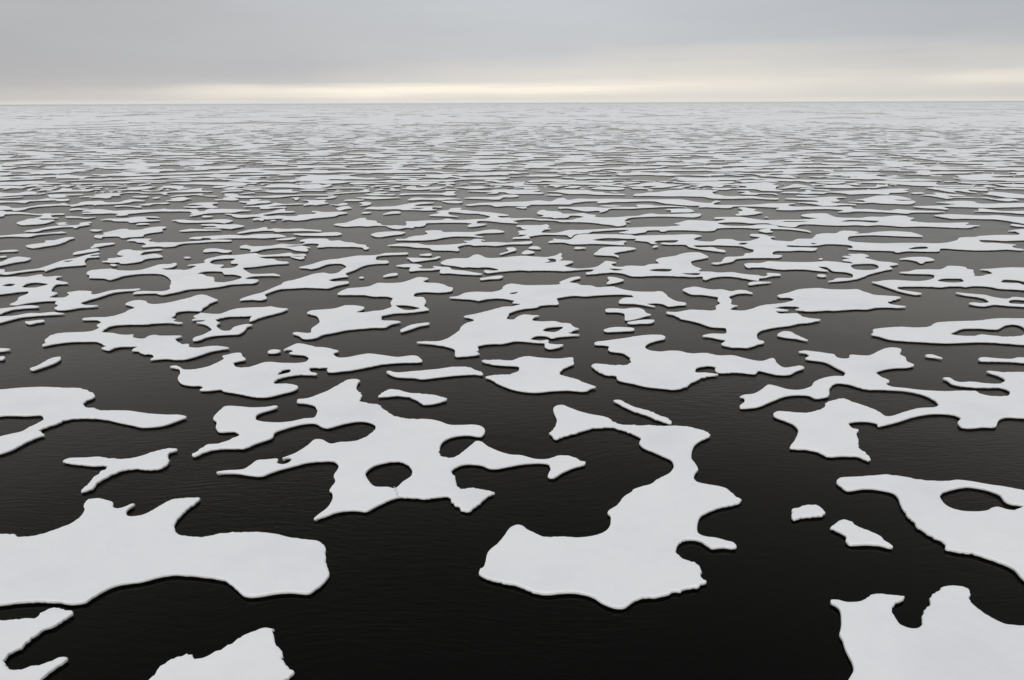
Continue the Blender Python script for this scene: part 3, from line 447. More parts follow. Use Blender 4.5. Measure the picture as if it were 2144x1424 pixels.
 '-47.1,86.7 -47.3,87.8 -46.8,88.4 -45.3,88.8 -43.9,87.9 -41.9,88.0 -41.4,89.2 -40.9,91.3 -39.8,91.5 -39.6,92.2 -39.1,91.8 -38.8,90.7 -38.9,89.5 -39.7,89.0 -39.0,88.3 -37.4,88.2 -36.9,88.0 -36.4,88.3 -36.4,90.6 -37.5,90.8 -36.7,91.5 -36.0,92.4 -36.5,93.3 -36.7,94.2 -36.2,95.7 -35.4,97.0 -34.1,97.0 -33.2,97.6 -31.8,98.3 -31.2,97.4 -30.5,97.1 -28.9,97.6 -27.6,98.5 -26.9,97.5 -25.6,97.6 -25.2,96.6 -26.0,96.6 -26.9,96.6 -29.0,96.5 -30.8,95.8 -29.6,94.7 -28.4,94.3 -28.0,93.5 -26.1,92.3 -26.2,91.8 -27.6,91.3 -29.3,90.0 -30.5,89.0 -29.5,87.2 -28.5,85.8 -27.2,85.7 -26.0,85.8 -25.1,84.9 -25.5,84.9 -26.7,84.9 -28.0,84.6 -28.4,83.2 -27.1,82.9 -26.7,82.5 -26.8,81.2 -27.7,81.0 -29.0,80.6 -29.8,79.6 -31.0,78.9 -32.5,78.4 -33.2,77.2 -33.9,76.3 -34.3,76.0 -35.1,76.7 -36.3,76.6 -37.2,76.5 -37.4,76.6 -37.3,77.3 -36.3,77.5 -35.4,77.4 -34.6,77.6 -34.5,78.6 -35.0,79.7 -35.5,81.3 -36.4,83.2 -37.5,84.9 -38.5,86.0 -39.7,86.3 -41.2,86.0 -42.2,85.0 -42.4,83.9 -42.8,83.1 -43.5,83.7 -44.6,84.0 -45.6,84.3 -45.9,85.1 -46.8,86.2|-34.4,91.1 -33.3,90.9 -33.2,89.3 -32.1,89.0 -31.6,89.8 -31.9,91.7 -32.8,91.9 -33.1,92.5 -33.3,94.9 -34.7,95.0 -35.7,94.1 -35.5,92.4|-33.7,85.6 -33.0,84.6 -32.1,84.1 -31.6,83.1 -31.2,81.9 -30.0,81.5 -29.1,82.9 -29.0,84.1 -29.7,85.1 -30.5,85.7 -31.6,85.9 -32.2,87.1 -33.5,87.5 -34.3,87.1 -34.5,85.9'),
('tiny perched ice cap with a dark reflection below it, above the hooked-nose floe',
 '-39.9,95.8 -39.5,96.1 -39.0,95.8 -39.2,95.2'),
('small blunt tab of ice tucked under the right arm of the hooked-nose floe',
 '-27.0,96.1 -26.1,95.8 -25.2,95.8 -25.0,94.8 -25.5,94.5'),
('long diagonal floe left of centre with a narrow lower tail and a forked upper end',
 '-25.9,73.7 -25.7,74.7 -25.3,75.7 -24.7,76.6 -24.4,77.8 -24.1,79.2 -23.8,80.5 -23.8,81.5 -22.9,82.8 -22.2,84.4 -21.6,85.7 -20.6,86.2 -19.9,85.6 -19.2,86.1 -19.0,88.0 -18.9,89.7 -19.8,91.4 -20.9,91.6 -21.6,90.7 -21.9,89.4 -22.7,88.5 -23.2,88.9 -24.2,89.3 -23.3,90.9 -22.3,93.4 -20.9,94.4 -20.0,95.3 -18.8,96.4 -17.3,96.5 -16.3,97.1 -15.8,98.0 -14.5,98.2 -12.9,98.2 -12.8,97.6 -13.7,97.2 -15.2,96.9 -16.4,95.9 -16.2,93.8 -15.5,93.2 -14.7,93.1 -14.4,92.2 -14.5,91.7 -15.5,91.5 -16.6,90.8 -17.2,89.5 -17.5,88.0 -18.2,85.6 -17.6,84.3 -18.1,84.0 -18.9,83.3 -19.3,82.3 -18.7,81.7 -17.0,81.5 -16.9,81.0 -17.3,80.5 -17.9,79.8 -18.5,78.7 -19.5,78.8 -20.8,79.0 -22.2,78.7 -23.3,78.3 -23.8,77.3 -24.1,75.8 -23.5,74.5 -23.6,73.9 -24.0,73.7 -24.7,73.9 -25.4,73.8'),
('two-tiered floe near the centre joined by a narrow waist with a lens-shaped pool',
 '-17.08,76.11 -16.92,77.27 -16.60,78.34 -15.68,78.73 -14.59,79.25 -13.94,80.84 -12.82,80.78 -11.47,81.10 -10.69,82.40 -10.08,83.65 -9.30,83.50 -8.83,83.13 -8.92,82.61 -9.28,81.56 -8.75,80.92 -7.71,80.73 -6.91,79.95 -6.37,78.90 -5.94,78.55 -5.89,77.83 -5.98,77.19 -7.08,76.63 -8.70,76.85 -9.50,76.09 -9.44,74.92 -9.14,74.55 -8.49,74.46 -8.05,72.73 -8.05,71.10 -7.48,69.77 -7.61,69.56 -8.21,69.19 -9.28,68.72 -10.22,68.56 -10.95,68.13 -11.39,67.43 -11.24,66.25 -10.93,65.95 -10.16,65.94 -9.45,65.49 -9.76,65.22 -10.09,64.91 -10.55,63.94 -11.51,63.87 -12.50,63.55 -13.53,63.16 -14.47,62.37 -15.25,61.73 -15.62,60.84 -16.58,60.68 -17.15,61.50 -17.82,62.16 -17.60,62.45 -16.38,62.26 -16.60,63.47 -16.42,65.59 -17.15,67.66 -17.85,68.29 -18.27,68.71 -18.12,69.44 -17.38,69.75 -16.11,70.23 -15.43,71.32 -15.31,71.39 -14.30,71.27 -13.49,70.65 -13.44,70.13 -13.86,68.89 -13.12,68.79 -12.47,69.19 -11.71,69.51 -11.04,70.98 -11.36,72.37 -11.36,74.07 -11.96,74.93 -13.45,75.10 -14.34,75.67 -15.58,75.81 -16.81,75.83|-10.10,70.13 -9.54,69.57 -8.90,69.56 -8.34,70.30 -9.17,71.17 -10.14,71.59 -10.72,71.33'),
('small curved sliver of ice right of the two-tiered floe near the centre',
 '-9.18,62.92 -8.88,63.78 -8.52,64.47 -7.82,64.97 -6.97,65.15 -6.98,64.80 -7.68,64.27 -8.38,63.22 -9.06,62.55'),
('small rounded pellet of ice above the two-tiered floe near the centre',
 '-13.9,84.3 -13.6,85.2 -13.1,85.8 -12.5,85.8 -12.4,85.0 -13.0,84.5 -13.7,84.1'),
('speck of ice left of the rounded pellet above the two-tiered floe',
 '-16.4,83.7 -16.1,84.1 -15.8,83.7 -16.0,83.4'),
('boat-shaped floe with an upturned right tip above the zigzag floe near the centre',
 '-12.7,94.9 -11.7,94.8 -9.5,94.7 -9.0,95.7 -8.6,95.5 -8.9,94.4 -9.9,93.6 -10.9,92.8 -11.8,92.7 -12.3,94.2'),
('small flat pill of ice just above the boat-shaped floe',
 '-11.4,96.9 -10.9,97.4 -9.9,97.5 -9.8,96.7 -10.8,96.5'),
('zigzag floe near the centre with a pinched waist and long right tail',
 '-13.3,90.1 -12.8,90.6 -12.0,91.1 -11.1,91.0 -10.3,90.0 -10.3,89.3 -10.8,89.5 -10.3,88.4 -9.0,88.3 -8.7,88.7 -9.0,89.6 -8.0,89.3 -7.0,88.9 -6.7,87.8 -5.2,87.0 -4.2,86.1 -3.2,85.3 -3.5,85.0 -4.9,85.2 -5.9,85.5 -6.8,85.9 -7.7,85.9 -8.0,86.5 -8.0,87.9 -8.9,87.6 -10.2,87.5 -11.4,87.2 -11.5,87.9 -11.5,89.2 -12.3,89.5'),
('very long floe right of centre made of two humped bodies joined by a thin bridge',
 '-8.3,91.7 -7.9,93.4 -6.8,94.4 -5.2,94.7 -4.8,96.2 -4.2,97.0 -3.6,96.0 -3.0,94.7 -1.4,94.7 0.2,95.5 1.6,95.9 2.8,95.3 4.3,95.0 5.1,95.8 5.7,96.8 6.0,97.8 6.2,96.9 6.0,95.8 6.1,94.1 5.6,92.9 6.2,92.7 7.0,92.4 7.2,92.0 6.7,90.9 6.0,89.6 6.7,88.5 7.3,88.0 8.7,88.3 9.6,89.0 10.3,90.5 11.0,92.3 11.5,92.2 12.2,91.4 11.5,90.6 11.7,89.2 12.5,88.9 13.3,89.5 15.2,89.4 15.7,90.2 17.1,91.0 17.0,92.8 17.6,94.0 18.7,94.8 20.0,95.7 20.6,96.6 22.0,97.7 23.3,97.6 23.6,96.2 23.7,94.7 23.0,93.9 21.0,91.9 20.7,89.3 21.1,88.1 21.2,87.6 20.6,86.4 21.8,86.0 22.6,85.5 24.2,85.6 24.8,85.0 25.6,84.4 26.5,84.0 26.9,83.4 27.6,84.3 27.7,85.1 28.4,85.1 29.1,84.5 28.9,84.0 28.2,83.9 27.0,83.0 26.1,82.4 25.9,81.6 25.4,81.7 24.9,82.3 24.3,83.0 23.7,83.5 22.6,83.7 21.3,83.0 20.4,82.0 20.2,82.4 20.4,83.5 19.2,83.6 16.9,84.1 15.3,84.2 13.8,83.9 12.8,84.1 12.2,85.3 11.2,86.0 9.6,85.5 8.1,85.1 8.2,85.7 8.7,86.2 9.2,87.5 8.6,87.8 7.3,87.3 6.0,86.9 4.8,87.1 2.9,87.3 1.8,87.2 0.9,87.4 -1.1,86.7 -2.8,86.0 -3.1,87.0 -2.9,87.3 -2.2,87.0 -1.4,87.4 -2.0,88.6 -2.9,89.2 -3.9,89.0 -4.9,89.3 -5.5,89.1 -6.5,89.9 -7.3,90.4 -8.0,90.9|4.6,91.5 5.2,92.2 5.2,93.9 4.2,94.1 4.5,92.7 3.8,91.5|11.4,86.8 12.5,87.3 11.7,88.1 10.9,88.0|16.1,86.2 17.4,86.3 17.9,87.5 16.1,87.8 15.2,86.9|18.9,84.5 20.2,84.4 20.6,85.3 19.6,85.5 18.5,85.2'),
('small club-shaped stick of ice above the pointed left end of the big multi-lobed centre floe',
 '-3.4,82.8 -2.7,83.5 -1.7,84.2 -1.1,84.3 -0.9,83.9 -1.2,83.1 -2.3,82.8 -3.3,82.4'),
('small bite-marked chip of ice beneath the thin bridge of the two-humped floe',
 '10.2,83.4 10.8,83.4 11.4,82.7 11.8,81.9 11.5,81.4 10.8,80.7 9.8,80.2 9.8,80.5 10.2,81.8'),
('big multi-lobed centre floe with a long right arm and a broad pooled lower body',
 '-6.01,74.42 -5.21,74.97 -4.67,76.10 -3.73,76.66 -1.87,76.63 -1.09,77.60 -0.75,79.43 -0.20,80.26 0.60,80.04 1.23,79.60 3.06,79.57 4.82,79.88 5.03,80.30 4.92,80.84 5.72,82.33 6.55,83.45 7.33,83.56 7.33,83.03 6.76,82.40 6.00,81.01 6.86,80.14 7.08,79.50 8.07,79.28 8.54,78.53 9.45,78.64 10.20,78.83 10.66,78.21 11.18,77.40 12.22,76.59 13.51,76.38 14.76,76.47 14.95,75.58 15.01,74.09 15.46,72.46 16.16,71.81 16.10,71.31 15.34,71.04 14.29,70.72 13.96,71.57 13.36,71.92 12.46,71.54 13.11,70.55 12.51,70.86 11.49,71.71 9.97,72.14 10.35,73.44 10.98,74.04 11.68,74.14 11.58,75.18 10.93,75.49 9.88,75.47 8.10,75.13 7.03,74.81 6.02,75.08 5.03,74.54 4.30,73.83 4.35,71.71 3.51,71.49 2.59,71.06 2.32,70.50 1.33,70.08 0.51,69.45 -0.29,68.14 -0.25,67.82 -0.44,66.44 0.10,66.08 0.50,67.13 1.05,67.79 1.76,67.57 2.42,67.40 1.98,66.97 1.75,65.91 2.47,65.46 3.69,65.53 4.12,65.01 4.93,64.71 5.09,63.86 5.52,63.17 5.32,62.97 4.58,61.88 5.45,61.37 4.90,61.21 3.88,60.96 3.14,60.55 2.74,61.11 2.24,61.24 1.81,60.99 1.47,60.16 1.98,59.79 2.33,59.72 2.87,59.92 2.83,59.14 3.33,58.74 3.95,58.65 3.79,58.27 3.28,57.83 2.87,57.65 2.51,58.03 2.52,59.08 1.97,59.32 1.00,59.64 0.30,59.77 -0.40,59.29 -0.82,59.06 -1.35,59.06 -2.04,58.91 -2.63,58.25 -2.50,57.45 -2.64,56.91 -2.43,56.44 -2.62,56.20 -3.53,55.91 -4.19,55.96 -4.33,57.47 -4.67,58.05 -5.41,58.64 -6.20,59.02 -7.44,59.50 -6.82,59.67 -5.77,59.71 -5.19,60.32 -4.65,61.71 -4.35,62.76 -4.21,63.99 -3.89,64.98 -3.25,65.98 -3.60,66.71 -4.25,67.32 -3.80,67.65 -2.73,68.57 -1.80,69.52 -0.84,70.56 0.14,70.81 0.85,71.76 0.06,72.24 0.32,72.99 -0.02,73.36 -0.70,73.90 -1.39,74.10 -2.41,73.75 -3.15,73.15 -3.76,73.59 -4.98,73.97 -5.59,74.19|0.33,75.75 0.69,76.69 0.16,76.58 -0.28,75.64|3.36,62.13 3.90,62.65 4.27,63.82 3.38,63.80 2.84,63.48 2.51,62.67'),
('small bird-shaped floe with a narrow left neck under the long arm of the multi-lobed floe',
 '8.42,69.53 8.95,69.91 10.13,69.66 10.82,69.98 11.54,69.91 11.85,69.31 11.91,68.20 12.23,67.64 11.76,67.24 10.84,66.36 10.16,65.92 9.67,65.93 9.87,67.45 9.90,68.20 9.36,68.68 8.39,68.86'),
('short flat bar of ice touching the underside of the small bird-shaped floe',
 '9.77,65.07 10.41,65.54 11.15,65.87 12.07,65.86 12.19,65.65 11.85,65.02 10.92,64.84 9.99,64.69'),
('thick lozenge of ice with a visible side wall, left of the short flat bar',
 '7.51,62.77 8.01,63.33 8.64,63.59 9.37,63.53 10.06,63.18 9.99,62.72 9.38,62.53 8.49,62.38 7.61,62.38'),
('big T-topped floe on the right that widens into a broad whale-shaped body',
 '16.97,77.30 17.63,78.09 18.45,78.57 19.06,78.07 19.85,77.25 20.94,77.31 21.53,76.52 22.65,77.09 23.25,76.68 23.47,75.64 23.14,75.66 22.30,75.76 21.40,75.02 20.81,74.28 20.65,72.74 20.20,71.18 20.70,70.73 20.34,70.47 19.64,69.36 20.08,68.93 20.81,68.95 21.53,69.49 22.89,70.80 24.38,71.35 25.35,71.79 26.59,73.00 26.48,73.91 25.63,73.92 25.50,74.59 25.78,74.93 26.92,75.77 28.34,77.11 29.68,77.61 30.71,77.75 31.42,77.26 33.28,77.03 34.34,77.13 34.50,76.03 34.77,75.45 34.79,74.88 35.57,74.50 36.54,74.18 37.06,73.68 36.70,73.41 35.91,72.79 34.84,71.74 34.98,70.80 35.48,70.44 35.82,70.16 35.04,69.85 34.02,70.08 32.98,69.93 32.01,69.39 30.89,69.41 29.75,69.17 28.85,68.93 28.25,69.03 26.74,68.74 25.93,68.91 25.43,69.33 25.91,69.57 26.02,70.35 25.60,70.54 24.51,70.46 23.73,69.72 24.25,69.43 24.74,68.97 24.05,68.79 23.51,68.72 23.58,67.87 24.27,67.80 25.17,67.91 25.17,67.23 25.41,66.37 26.40,65.71 25.82,65.33 25.24,64.98 24.03,64.57 23.25,64.02 21.88,63.49 20.97,62.96 20.19,62.30 19.62,61.23 19.31,59.87 19.62,59.26 19.41,58.90 18.97,58.68 18.03,57.83 17.23,57.89 16.58,58.01 16.15,58.62 16.28,58.99 16.70,59.65 16.23,60.17 15.72,60.67 15.17,60.94 15.66,61.37 16.28,61.56 17.25,61.68 17.63,63.28 17.28,63.47 16.52,63.70 15.88,64.83 15.24,65.70 14.59,66.30 14.21,67.51 13.70,68.17 13.70,68.52 14.58,68.47 15.99,69.25 16.70,69.18 17.93,68.96 18.35,69.38 18.60,70.55 19.30,71.71 19.31,72.70 19.70,74.13 19.39,74.57 18.42,75.26 17.43,75.46 17.10,76.42'),
('long floe on the right whose right end bends into a ring around an oval pool',
 '26.7,90.2 27.5,90.8 28.7,90.8 30.0,91.8 31.3,91.5 33.8,91.2 35.1,91.3 36.7,91.8 37.6,91.4 38.8,90.5 38.9,90.5 39.2,90.2 39.4,90.9 39.4,91.7 38.9,92.2 39.0,92.7 40.2,93.4 39.8,94.7 40.2,95.0 41.1,95.0 41.1,96.2 41.9,96.3 43.0,96.3 43.1,94.9 42.2,94.1 42.4,92.9 42.9,91.5 43.9,91.0 44.3,89.9 43.8,89.5 42.7,88.7 42.5,87.4 41.5,86.7 40.2,85.7 38.5,84.3 37.5,83.2 36.3,82.1 35.2,81.5 33.8,81.0 32.8,80.9 33.6,81.5 34.1,82.3 35.0,82.5 36.1,82.8 36.8,84.4 36.6,85.6 35.4,86.3 35.4,87.0 35.5,88.6 34.6,88.6 34.7,87.2 34.9,86.2 34.5,86.2 33.6,86.6 32.8,87.2 31.5,87.4 30.2,87.2 29.4,87.6 28.4,88.4 27.4,88.5 26.6,88.3|38.1,87.5 38.4,86.7 39.4,86.5 40.3,86.9 41.2,88.0 41.7,89.5 41.5,90.4 40.1,90.3 39.3,90.1 38.6,89.2'),
('speck of ice in the dark gap above the ring-ended floe on the right',
 '36.4,93.3 36.8,93.7 36.9,93.3 36.6,92.9'),
('tiny lump of ice in the bay beneath the ring-ended floe on the right',
 '32.8,84.0 33.3,84.4 33.7,84.0 33.6,83.4 33.1,83.2 32.7,83.5'),
("small flat leaf of ice just right of the two-humped floe's forked end",
 '24.3,80.1 24.8,80.7 25.6,80.9 26.1,80.8 26.9,80.6 26.4,80.3 25.3,79.9 24.2,79.5'),
('fan-shaped floe near the right edge, flat above with a downward point',
 '45.8,92.9 47.5,94.0 48.7,94.2 49.7,93.9 49.7,92.4 49.3,92.0 48.2,91.5 47.4,90.5 47.1,90.5 47.2,91.8 46.7,92.8'),
('wide floe at the right edge with three pools and a hairpin left arm',
 '42.3,85.4 43.4,85.7 44.6,86.6 46.1,86.8 47.5,86.8 48.7,88.0 49.2,88.6 50.7,88.4 50.9,87.8 50.6,86.9 51.0,86.5 50.3,85.2 49.8,84.1 49.3,83.3 49.8,83.1 50.8,83.8 51.9,84.5 52.4,86.2 51.8,86.7 53.1,87.0 54.7,87.5 56.0,87.7 57.2,87.6 59.7,87.3 52.1,75.5 50.5,76.7 49.6,77.1 48.5,77.4 48.0,78.3 47.3,78.6 46.5,78.6 45.6,78.2 45.3,78.5 44.1,78.5 43.0,78.1 42.3,78.4 41.0,78.5 39.6,78.5 38.7,78.1 38.4,77.2 39.0,76.2 39.6,75.7 39.8,75.3 39.1,74.9 38.4,75.6 38.0,76.6 37.7,78.1 37.5,79.1 37.2,80.6 37.7,80.6 38.7,81.2 39.9,81.4 40.8,81.1 42.1,80.8 43.2,81.2 44.3,82.1 45.2,83.5 45.3,84.3 44.4,84.6 43.4,84.7 42.7,84.9|44.8,80.1 45.9,80.1 46.7,80.6 47.2,82.0 46.3,82.2 45.3,82.1 44.2,81.0|51.0,79.7 51.8,79.6 51.8,78.7 52.9,79.5 52.9,80.5 52.7,80.9 52.3,81.5 51.2,81.3 50.3,80.2'),
('forked thin floe at the right edge below the wide three-pool floe',
 '43.2,75.6 43.7,75.4 44.5,75.0 45.5,74.5 45.8,73.6 46.7,73.0 47.5,73.6 48.0,73.6 48.4,73.3 50.2,72.4 48.3,69.5 46.5,70.1 45.2,70.5 44.2,70.9 43.0,70.3 42.4,70.6 42.1,71.1 42.2,71.4 42.7,71.6 43.2,71.3 44.2,71.7 44.6,73.2 44.3,73.9 43.6,74.5|45.9,71.1 46.2,71.0 47.0,70.9 48.2,72.0 48.0,72.5 47.5,72.8 46.8,72.6 46.1,71.8'),
('low flat floe with a stepped underside at the far left edge above a thin curl',
 '-118.2,184.3 -117.6,185.8 -115.5,186.2 -111.7,185.1 -112.2,187.9 -111.4,189.5 -109.4,188.1 -108.1,188.1 -105.7,186.5 -108.4,185.8 -109.7,184.4 -109.9,182.6 -109.2,180.6 -111.8,180.7 -111.7,178.8 -112.0,177.5 -112.9,180.0 -114.7,181.1 -116.1,180.9'),
('thin pale curl of ice just below the stepped floe at the far left',
 '-106.0,176.5 -107.0,179.4 -106.4,181.2 -105.7,182.5 -103.3,182.8 -101.6,181.8 -103.0,181.1 -105.3,180.4 -105.9,178.8 -104.8,176.2 -105.1,175.1'),
('wedge-shaped floe with two right prongs at the far left edge',
 '-110.5,171.9 -109.0,171.8 -107.5,170.7 -105.2,169.7 -104.0,170.6 -104.4,173.0 -102.7,173.2 -100.9,171.6 -99.9,169.0 -99.0,169.3 -98.9,171.1 -98.1,169.6 -98.1,167.8 -99.9,167.4 -101.4,166.2 -102.9,165.0 -103.7,163.2 -104.9,162.9'),
('hair-thin ice strip under the two-pronged wedge at the far left edge',
 '-103.8,161.1 -102.8,161.7 -99.0,163.4 -98.8,162.6 -101.0,160.9 -102.0,160.4 -103.0,159.9'),
('small frayed floe with a broad hump, right of the two-pronged wedge on the left',
 '-100.5,174.2 -99.9,174.7 -98.7,174.4 -99.4,178.7 -98.8,179.5 -96.8,178.1 -96.2,176.1 -93.3,177.5 -90.5,177.8 -89.9,177.0 -91.2,176.1 -90.9,173.9 -93.4,173.4 -96.5,172.5 -97.4,171.5 -98.8,171.2 -98.2,173.0'),
('stubby floe with a thin right spike below the frayed humped floe on the left',
 '-95.7,166.2 -94.9,167.4 -92.3,167.3 -90.9,167.3 -89.5,167.8 -88.5,166.6 -90.1,165.8 -91.2,165.2 -90.7,163.2 -89.3,162.7 -90.6,161.6 -93.3,162.3 -95.0,165.1'),
('long sagging floe at the far left edge ending in a square right tab',
 '-100.8,156.3 -99.5,156.3 -96.6,155.6 -94.8,157.2 -93.0,157.7 -92.1,160.0 -90.6,159.6 -89.6,159.0 -87.8,159.3 -87.0,158.5 -86.3,156.3 -88.1,155.8 -89.1,156.9 -90.4,156.4 -93.0,154.8 -92.3,152.7 -94.8,153.8 -96.7,153.9 -97.6,153.2 -98.7,152.9'),
('very long wavy floe stretching right from the far left edge',
 '-95.7,148.2 -94.5,148.2 -92.9,147.6 -91.4,146.1 -90.0,144.8 -88.4,145.2 -87.9,147.5 -87.2,149.5 -85.2,150.5 -84.5,151.8 -83.3,150.4 -81.9,149.3 -81.6,150.9 -82.2,153.2 -80.6,155.1 -78.8,155.1 -77.7,153.4 -74.8,153.3 -75.0,155.5 -74.7,157.7 -73.6,157.6 -73.7,157.6 -70.9,155.5 -70.7,154.8 -72.4,154.7 -72.7,152.6 -73.3,151.0 -75.0,150.1 -77.2,149.1 -77.0,148.1 -78.0,149.6 -79.1,149.7 -80.0,147.7 -80.7,146.9 -81.5,148.1 -83.6,148.6 -85.0,147.8 -86.3,146.9 -87.2,145.0 -86.8,143.1 -86.8,141.5 -87.9,141.2 -89.0,142.7 -90.2,142.4 -90.9,142.3 -92.1,142.3'),
('floe at the far left edge tapering to a winged right end like an aeroplane tail',
 '-90.9,140.4 -90.0,140.9 -89.1,140.6 -88.1,139.5 -85.6,139.1 -83.6,138.0 -81.8,136.8 -80.2,136.4 -79.9,137.2 -78.3,136.7 -76.4,136.7 -75.9,135.9 -77.0,135.5 -77.6,134.7 -76.1,132.4 -74.5,131.5 -74.6,131.0 -76.3,131.2 -78.1,130.8 -78.4,131.0 -78.3,132.4 -79.1,134.9 -80.2,135.3 -81.9,136.1 -84.1,136.9 -85.7,136.6 -86.2,135.9 -85.2,134.2 -85.4,133.4 -86.3,133.0'),
('plump lens-shaped floe under the aeroplane-tailed floe on the far left',
 '-78.2,125.9 -78.5,126.9 -78.6,128.4 -78.8,130.4 -77.4,130.4 -75.8,129.1 -74.3,129.3 -73.4,128.2 -73.4,127.6 -73.1,125.4 -73.7,124.7 -74.9,124.0 -76.4,123.9'),
('tiny bow-tie scrap of ice right of the plump lens-shaped floe on the left',
 '-71.6,125.3 -71.2,126.1 -70.3,126.1 -69.8,124.8 -68.9,124.2 -70.0,123.5 -70.6,123.8 -71.0,125.0'),
('slender rising floe with a small raised right end, below the bow-tie scrap on the left',
 '-71.8,117.1 -71.6,118.4 -71.1,119.3 -70.8,121.0 -69.8,122.4 -68.5,122.7 -67.1,123.8 -67.9,125.1 -67.8,126.1 -66.8,126.6 -66.3,125.9 -66.3,124.7 -65.3,123.8 -65.6,123.0 -66.1,121.7 -65.9,120.3 -66.9,121.3 -68.2,121.2 -69.1,120.0 -69.8,118.4 -69.7,117.1 -70.4,116.7 -71.1,116.9'),
('long thin dagger of ice pointing right from the far left edge',
 '-73.7,112.9 -72.8,113.0 -71.5,113.9 -70.1,114.8 -68.2,114.9 -66.4,116.2 -66.0,116.7 -64.9,115.8 -65.1,115.5 -67.0,114.6 -67.9,113.6 -68.2,112.1 -69.8,112.3 -71.5,112.4 -72.2,111.9 -73.0,111.7'),
('paddle-shaped slanting floe with a notch on its upper side, left of the frame',
 '-64.2,104.5 -63.9,105.8 -63.1,107.2 -63.9,108.5 -62.9,108.8 -62.6,110.8 -62.0,111.6 -61.2,111.1 -61.0,110.6 -61.1,109.7 -60.7,107.8 -60.6,105.6 -61.3,104.3 -62.5,102.9'),
('small cigar-shaped floe above the long twin-bodied floe on the left',
 '-78.3,141.9 -78.7,143.6 -78.1,144.1 -76.5,143.4 -75.2,142.8 -75.6,142.1 -77.0,142.0 -77.8,141.1'),
('long twin-bodied floe spanning the left third with frayed ends',
 '-75.2,140.2 -74.8,141.8 -73.4,142.7 -71.0,141.2 -69.4,140.3 -67.6,141.0 -66.2,141.1 -64.1,141.7 -62.4,141.9 -62.0,142.8 -60.4,141.9 -57.6,141.8 -55.2,141.2 -54.4,139.4 -53.6,139.4 -53.8,141.9 -51.9,142.3 -48.7,141.8 -45.4,140.0 -45.6,139.5 -46.9,139.2 -47.4,137.9 -50.1,137.3 -51.6,136.7 -52.3,135.8 -52.5,134.7 -53.5,133.2 -53.8,133.6 -53.7,134.9 -54.6,135.9 -54.8,137.2 -55.7,138.8 -57.3,139.5 -59.4,139.3 -60.9,139.6 -62.8,138.6 -64.4,137.0 -65.1,136.0 -64.7,134.9 -65.6,134.1 -66.6,134.5 -67.0,136.2 -68.7,137.2 -70.3,136.8 -73.6,136.9 -73.7,137.6 -72.2,138.2 -73.8,139.5 -74.7,139.4'),
('small drop-shaped lump tucked under the right body of the twin-bodied floe',
 '-51.4,132.6 -51.4,133.6 -50.3,133.2 -49.5,132.7 -49.5,132.0 -50.4,131.6 -51.0,131.8'),
('thin bent twig of ice right of the aeroplane-tailed floe',
 '-74.2,132.7 -73.5,133.2 -71.9,132.8 -70.3,131.9 -68.9,132.5 -69.0,131.5 -69.7,130.7 -71.3,131.6 -73.4,131.8'),
('spearhead floe with a forked right end below the twin-bodied floe on the left',
 '-66.4,128.7 -65.9,130.1 -63.3,130.5 -62.4,132.1 -61.2,132.7 -60.2,132.8 -59.0,132.5 -57.8,131.3 -58.6,131.4 -60.2,131.4 -58.4,128.7 -57.3,128.5 -56.3,128.1 -57.0,127.4 -58.7,126.8 -60.4,125.9 -60.9,126.9 -63.7,127.7 -64.9,129.0 -65.7,128.9'),
('small flat pill of ice under the forked spearhead floe',
 '-58.4,123.8 -58.3,124.8 -57.4,125.0 -56.2,124.1 -56.8,123.8 -57.9,123.4'),
('tiny oval chip left of the broad slanted floe on the left',
 '-62.6,118.0 -62.3,118.6 -60.7,118.1 -60.7,117.3 -61.5,117.0 -62.1,117.4'),
('broad slanted floe on the left with a blunt upper corner and a lower left foot',
 '-59.3,112.8 -59.2,113.3 -58.2,113.6 -59.1,114.9 -58.9,116.7 -58.5,118.6 -57.5,119.0 -56.8,118.1 -55.1,118.3 -55.0,119.6 -54.0,120.9 -53.2,121.3 -52.2,120.5 -52.1,118.6 -51.3,117.0 -51.8,115.7 -52.4,114.8 -52.6,113.6 -52.1,112.3 -53.0,111.7 -53.7,111.4 -54.4,110.7 -55.6,112.2 -56.7,112.2 -57.6,111.6 -57.2,110.6 -57.6,110.8 -58.7,111.6'),
('long trailing floe left of centre with a hooked head and a thin tail rightwards',
 '-52.6,108.3 -52.6,109.7 -52.1,109.8 -51.0,109.9 -49.8,109.6 -49.6,108.2 -48.0,106.8 -46.5,106.8 -45.0,106.7 -43.3,107.5 -42.1,108.0 -40.8,108.7 -39.7,108.8 -38.2,108.3 -38.2,107.7 -40.1,107.5 -42.1,106.7 -43.7,106.1 -44.2,105.0 -44.2,104.0 -45.5,103.4 -46.3,103.9 -48.3,103.4 -48.6,103.9 -48.6,105.2 -49.6,106.7 -50.7,107.2 -51.5,108.1 -52.3,108.3'),
('upper of two stacked narrow slanting bars on the left',
 '-54.9,103.0 -55.2,104.3 -55.3,105.2 -55.8,105.4 -55.1,106.1 -53.6,106.6 -53.2,106.2 -53.2,105.4 -53.7,104.7 -54.2,103.4 -54.6,102.6'),
('lower and fatter of two stacked slanting bars, resting above the ladle handle',
 '-54.8,98.4 -55.1,99.6 -54.6,100.8 -54.1,102.0 -53.4,102.0 -52.7,101.0 -52.7,100.6 -53.2,99.7 -53.9,98.6 -54.5,98.1'),
('thin ice strip at the far left edge, upper of two above the leaf-shaped floe',
 '-65.9,100.4 -65.3,100.8 -64.5,101.3 -63.6,101.4 -63.1,101.0 -63.1,100.5 -64.1,100.2 -64.8,100.0 -65.5,99.7'),
('short ice tip at the far left edge touching the top of the leaf-shaped floe',
 '-63.7,96.8 -62.9,96.9 -62.5,97.2 -62.1,97.0 -62.0,96.4 -62.5,96.1 -63.2,96.0'),
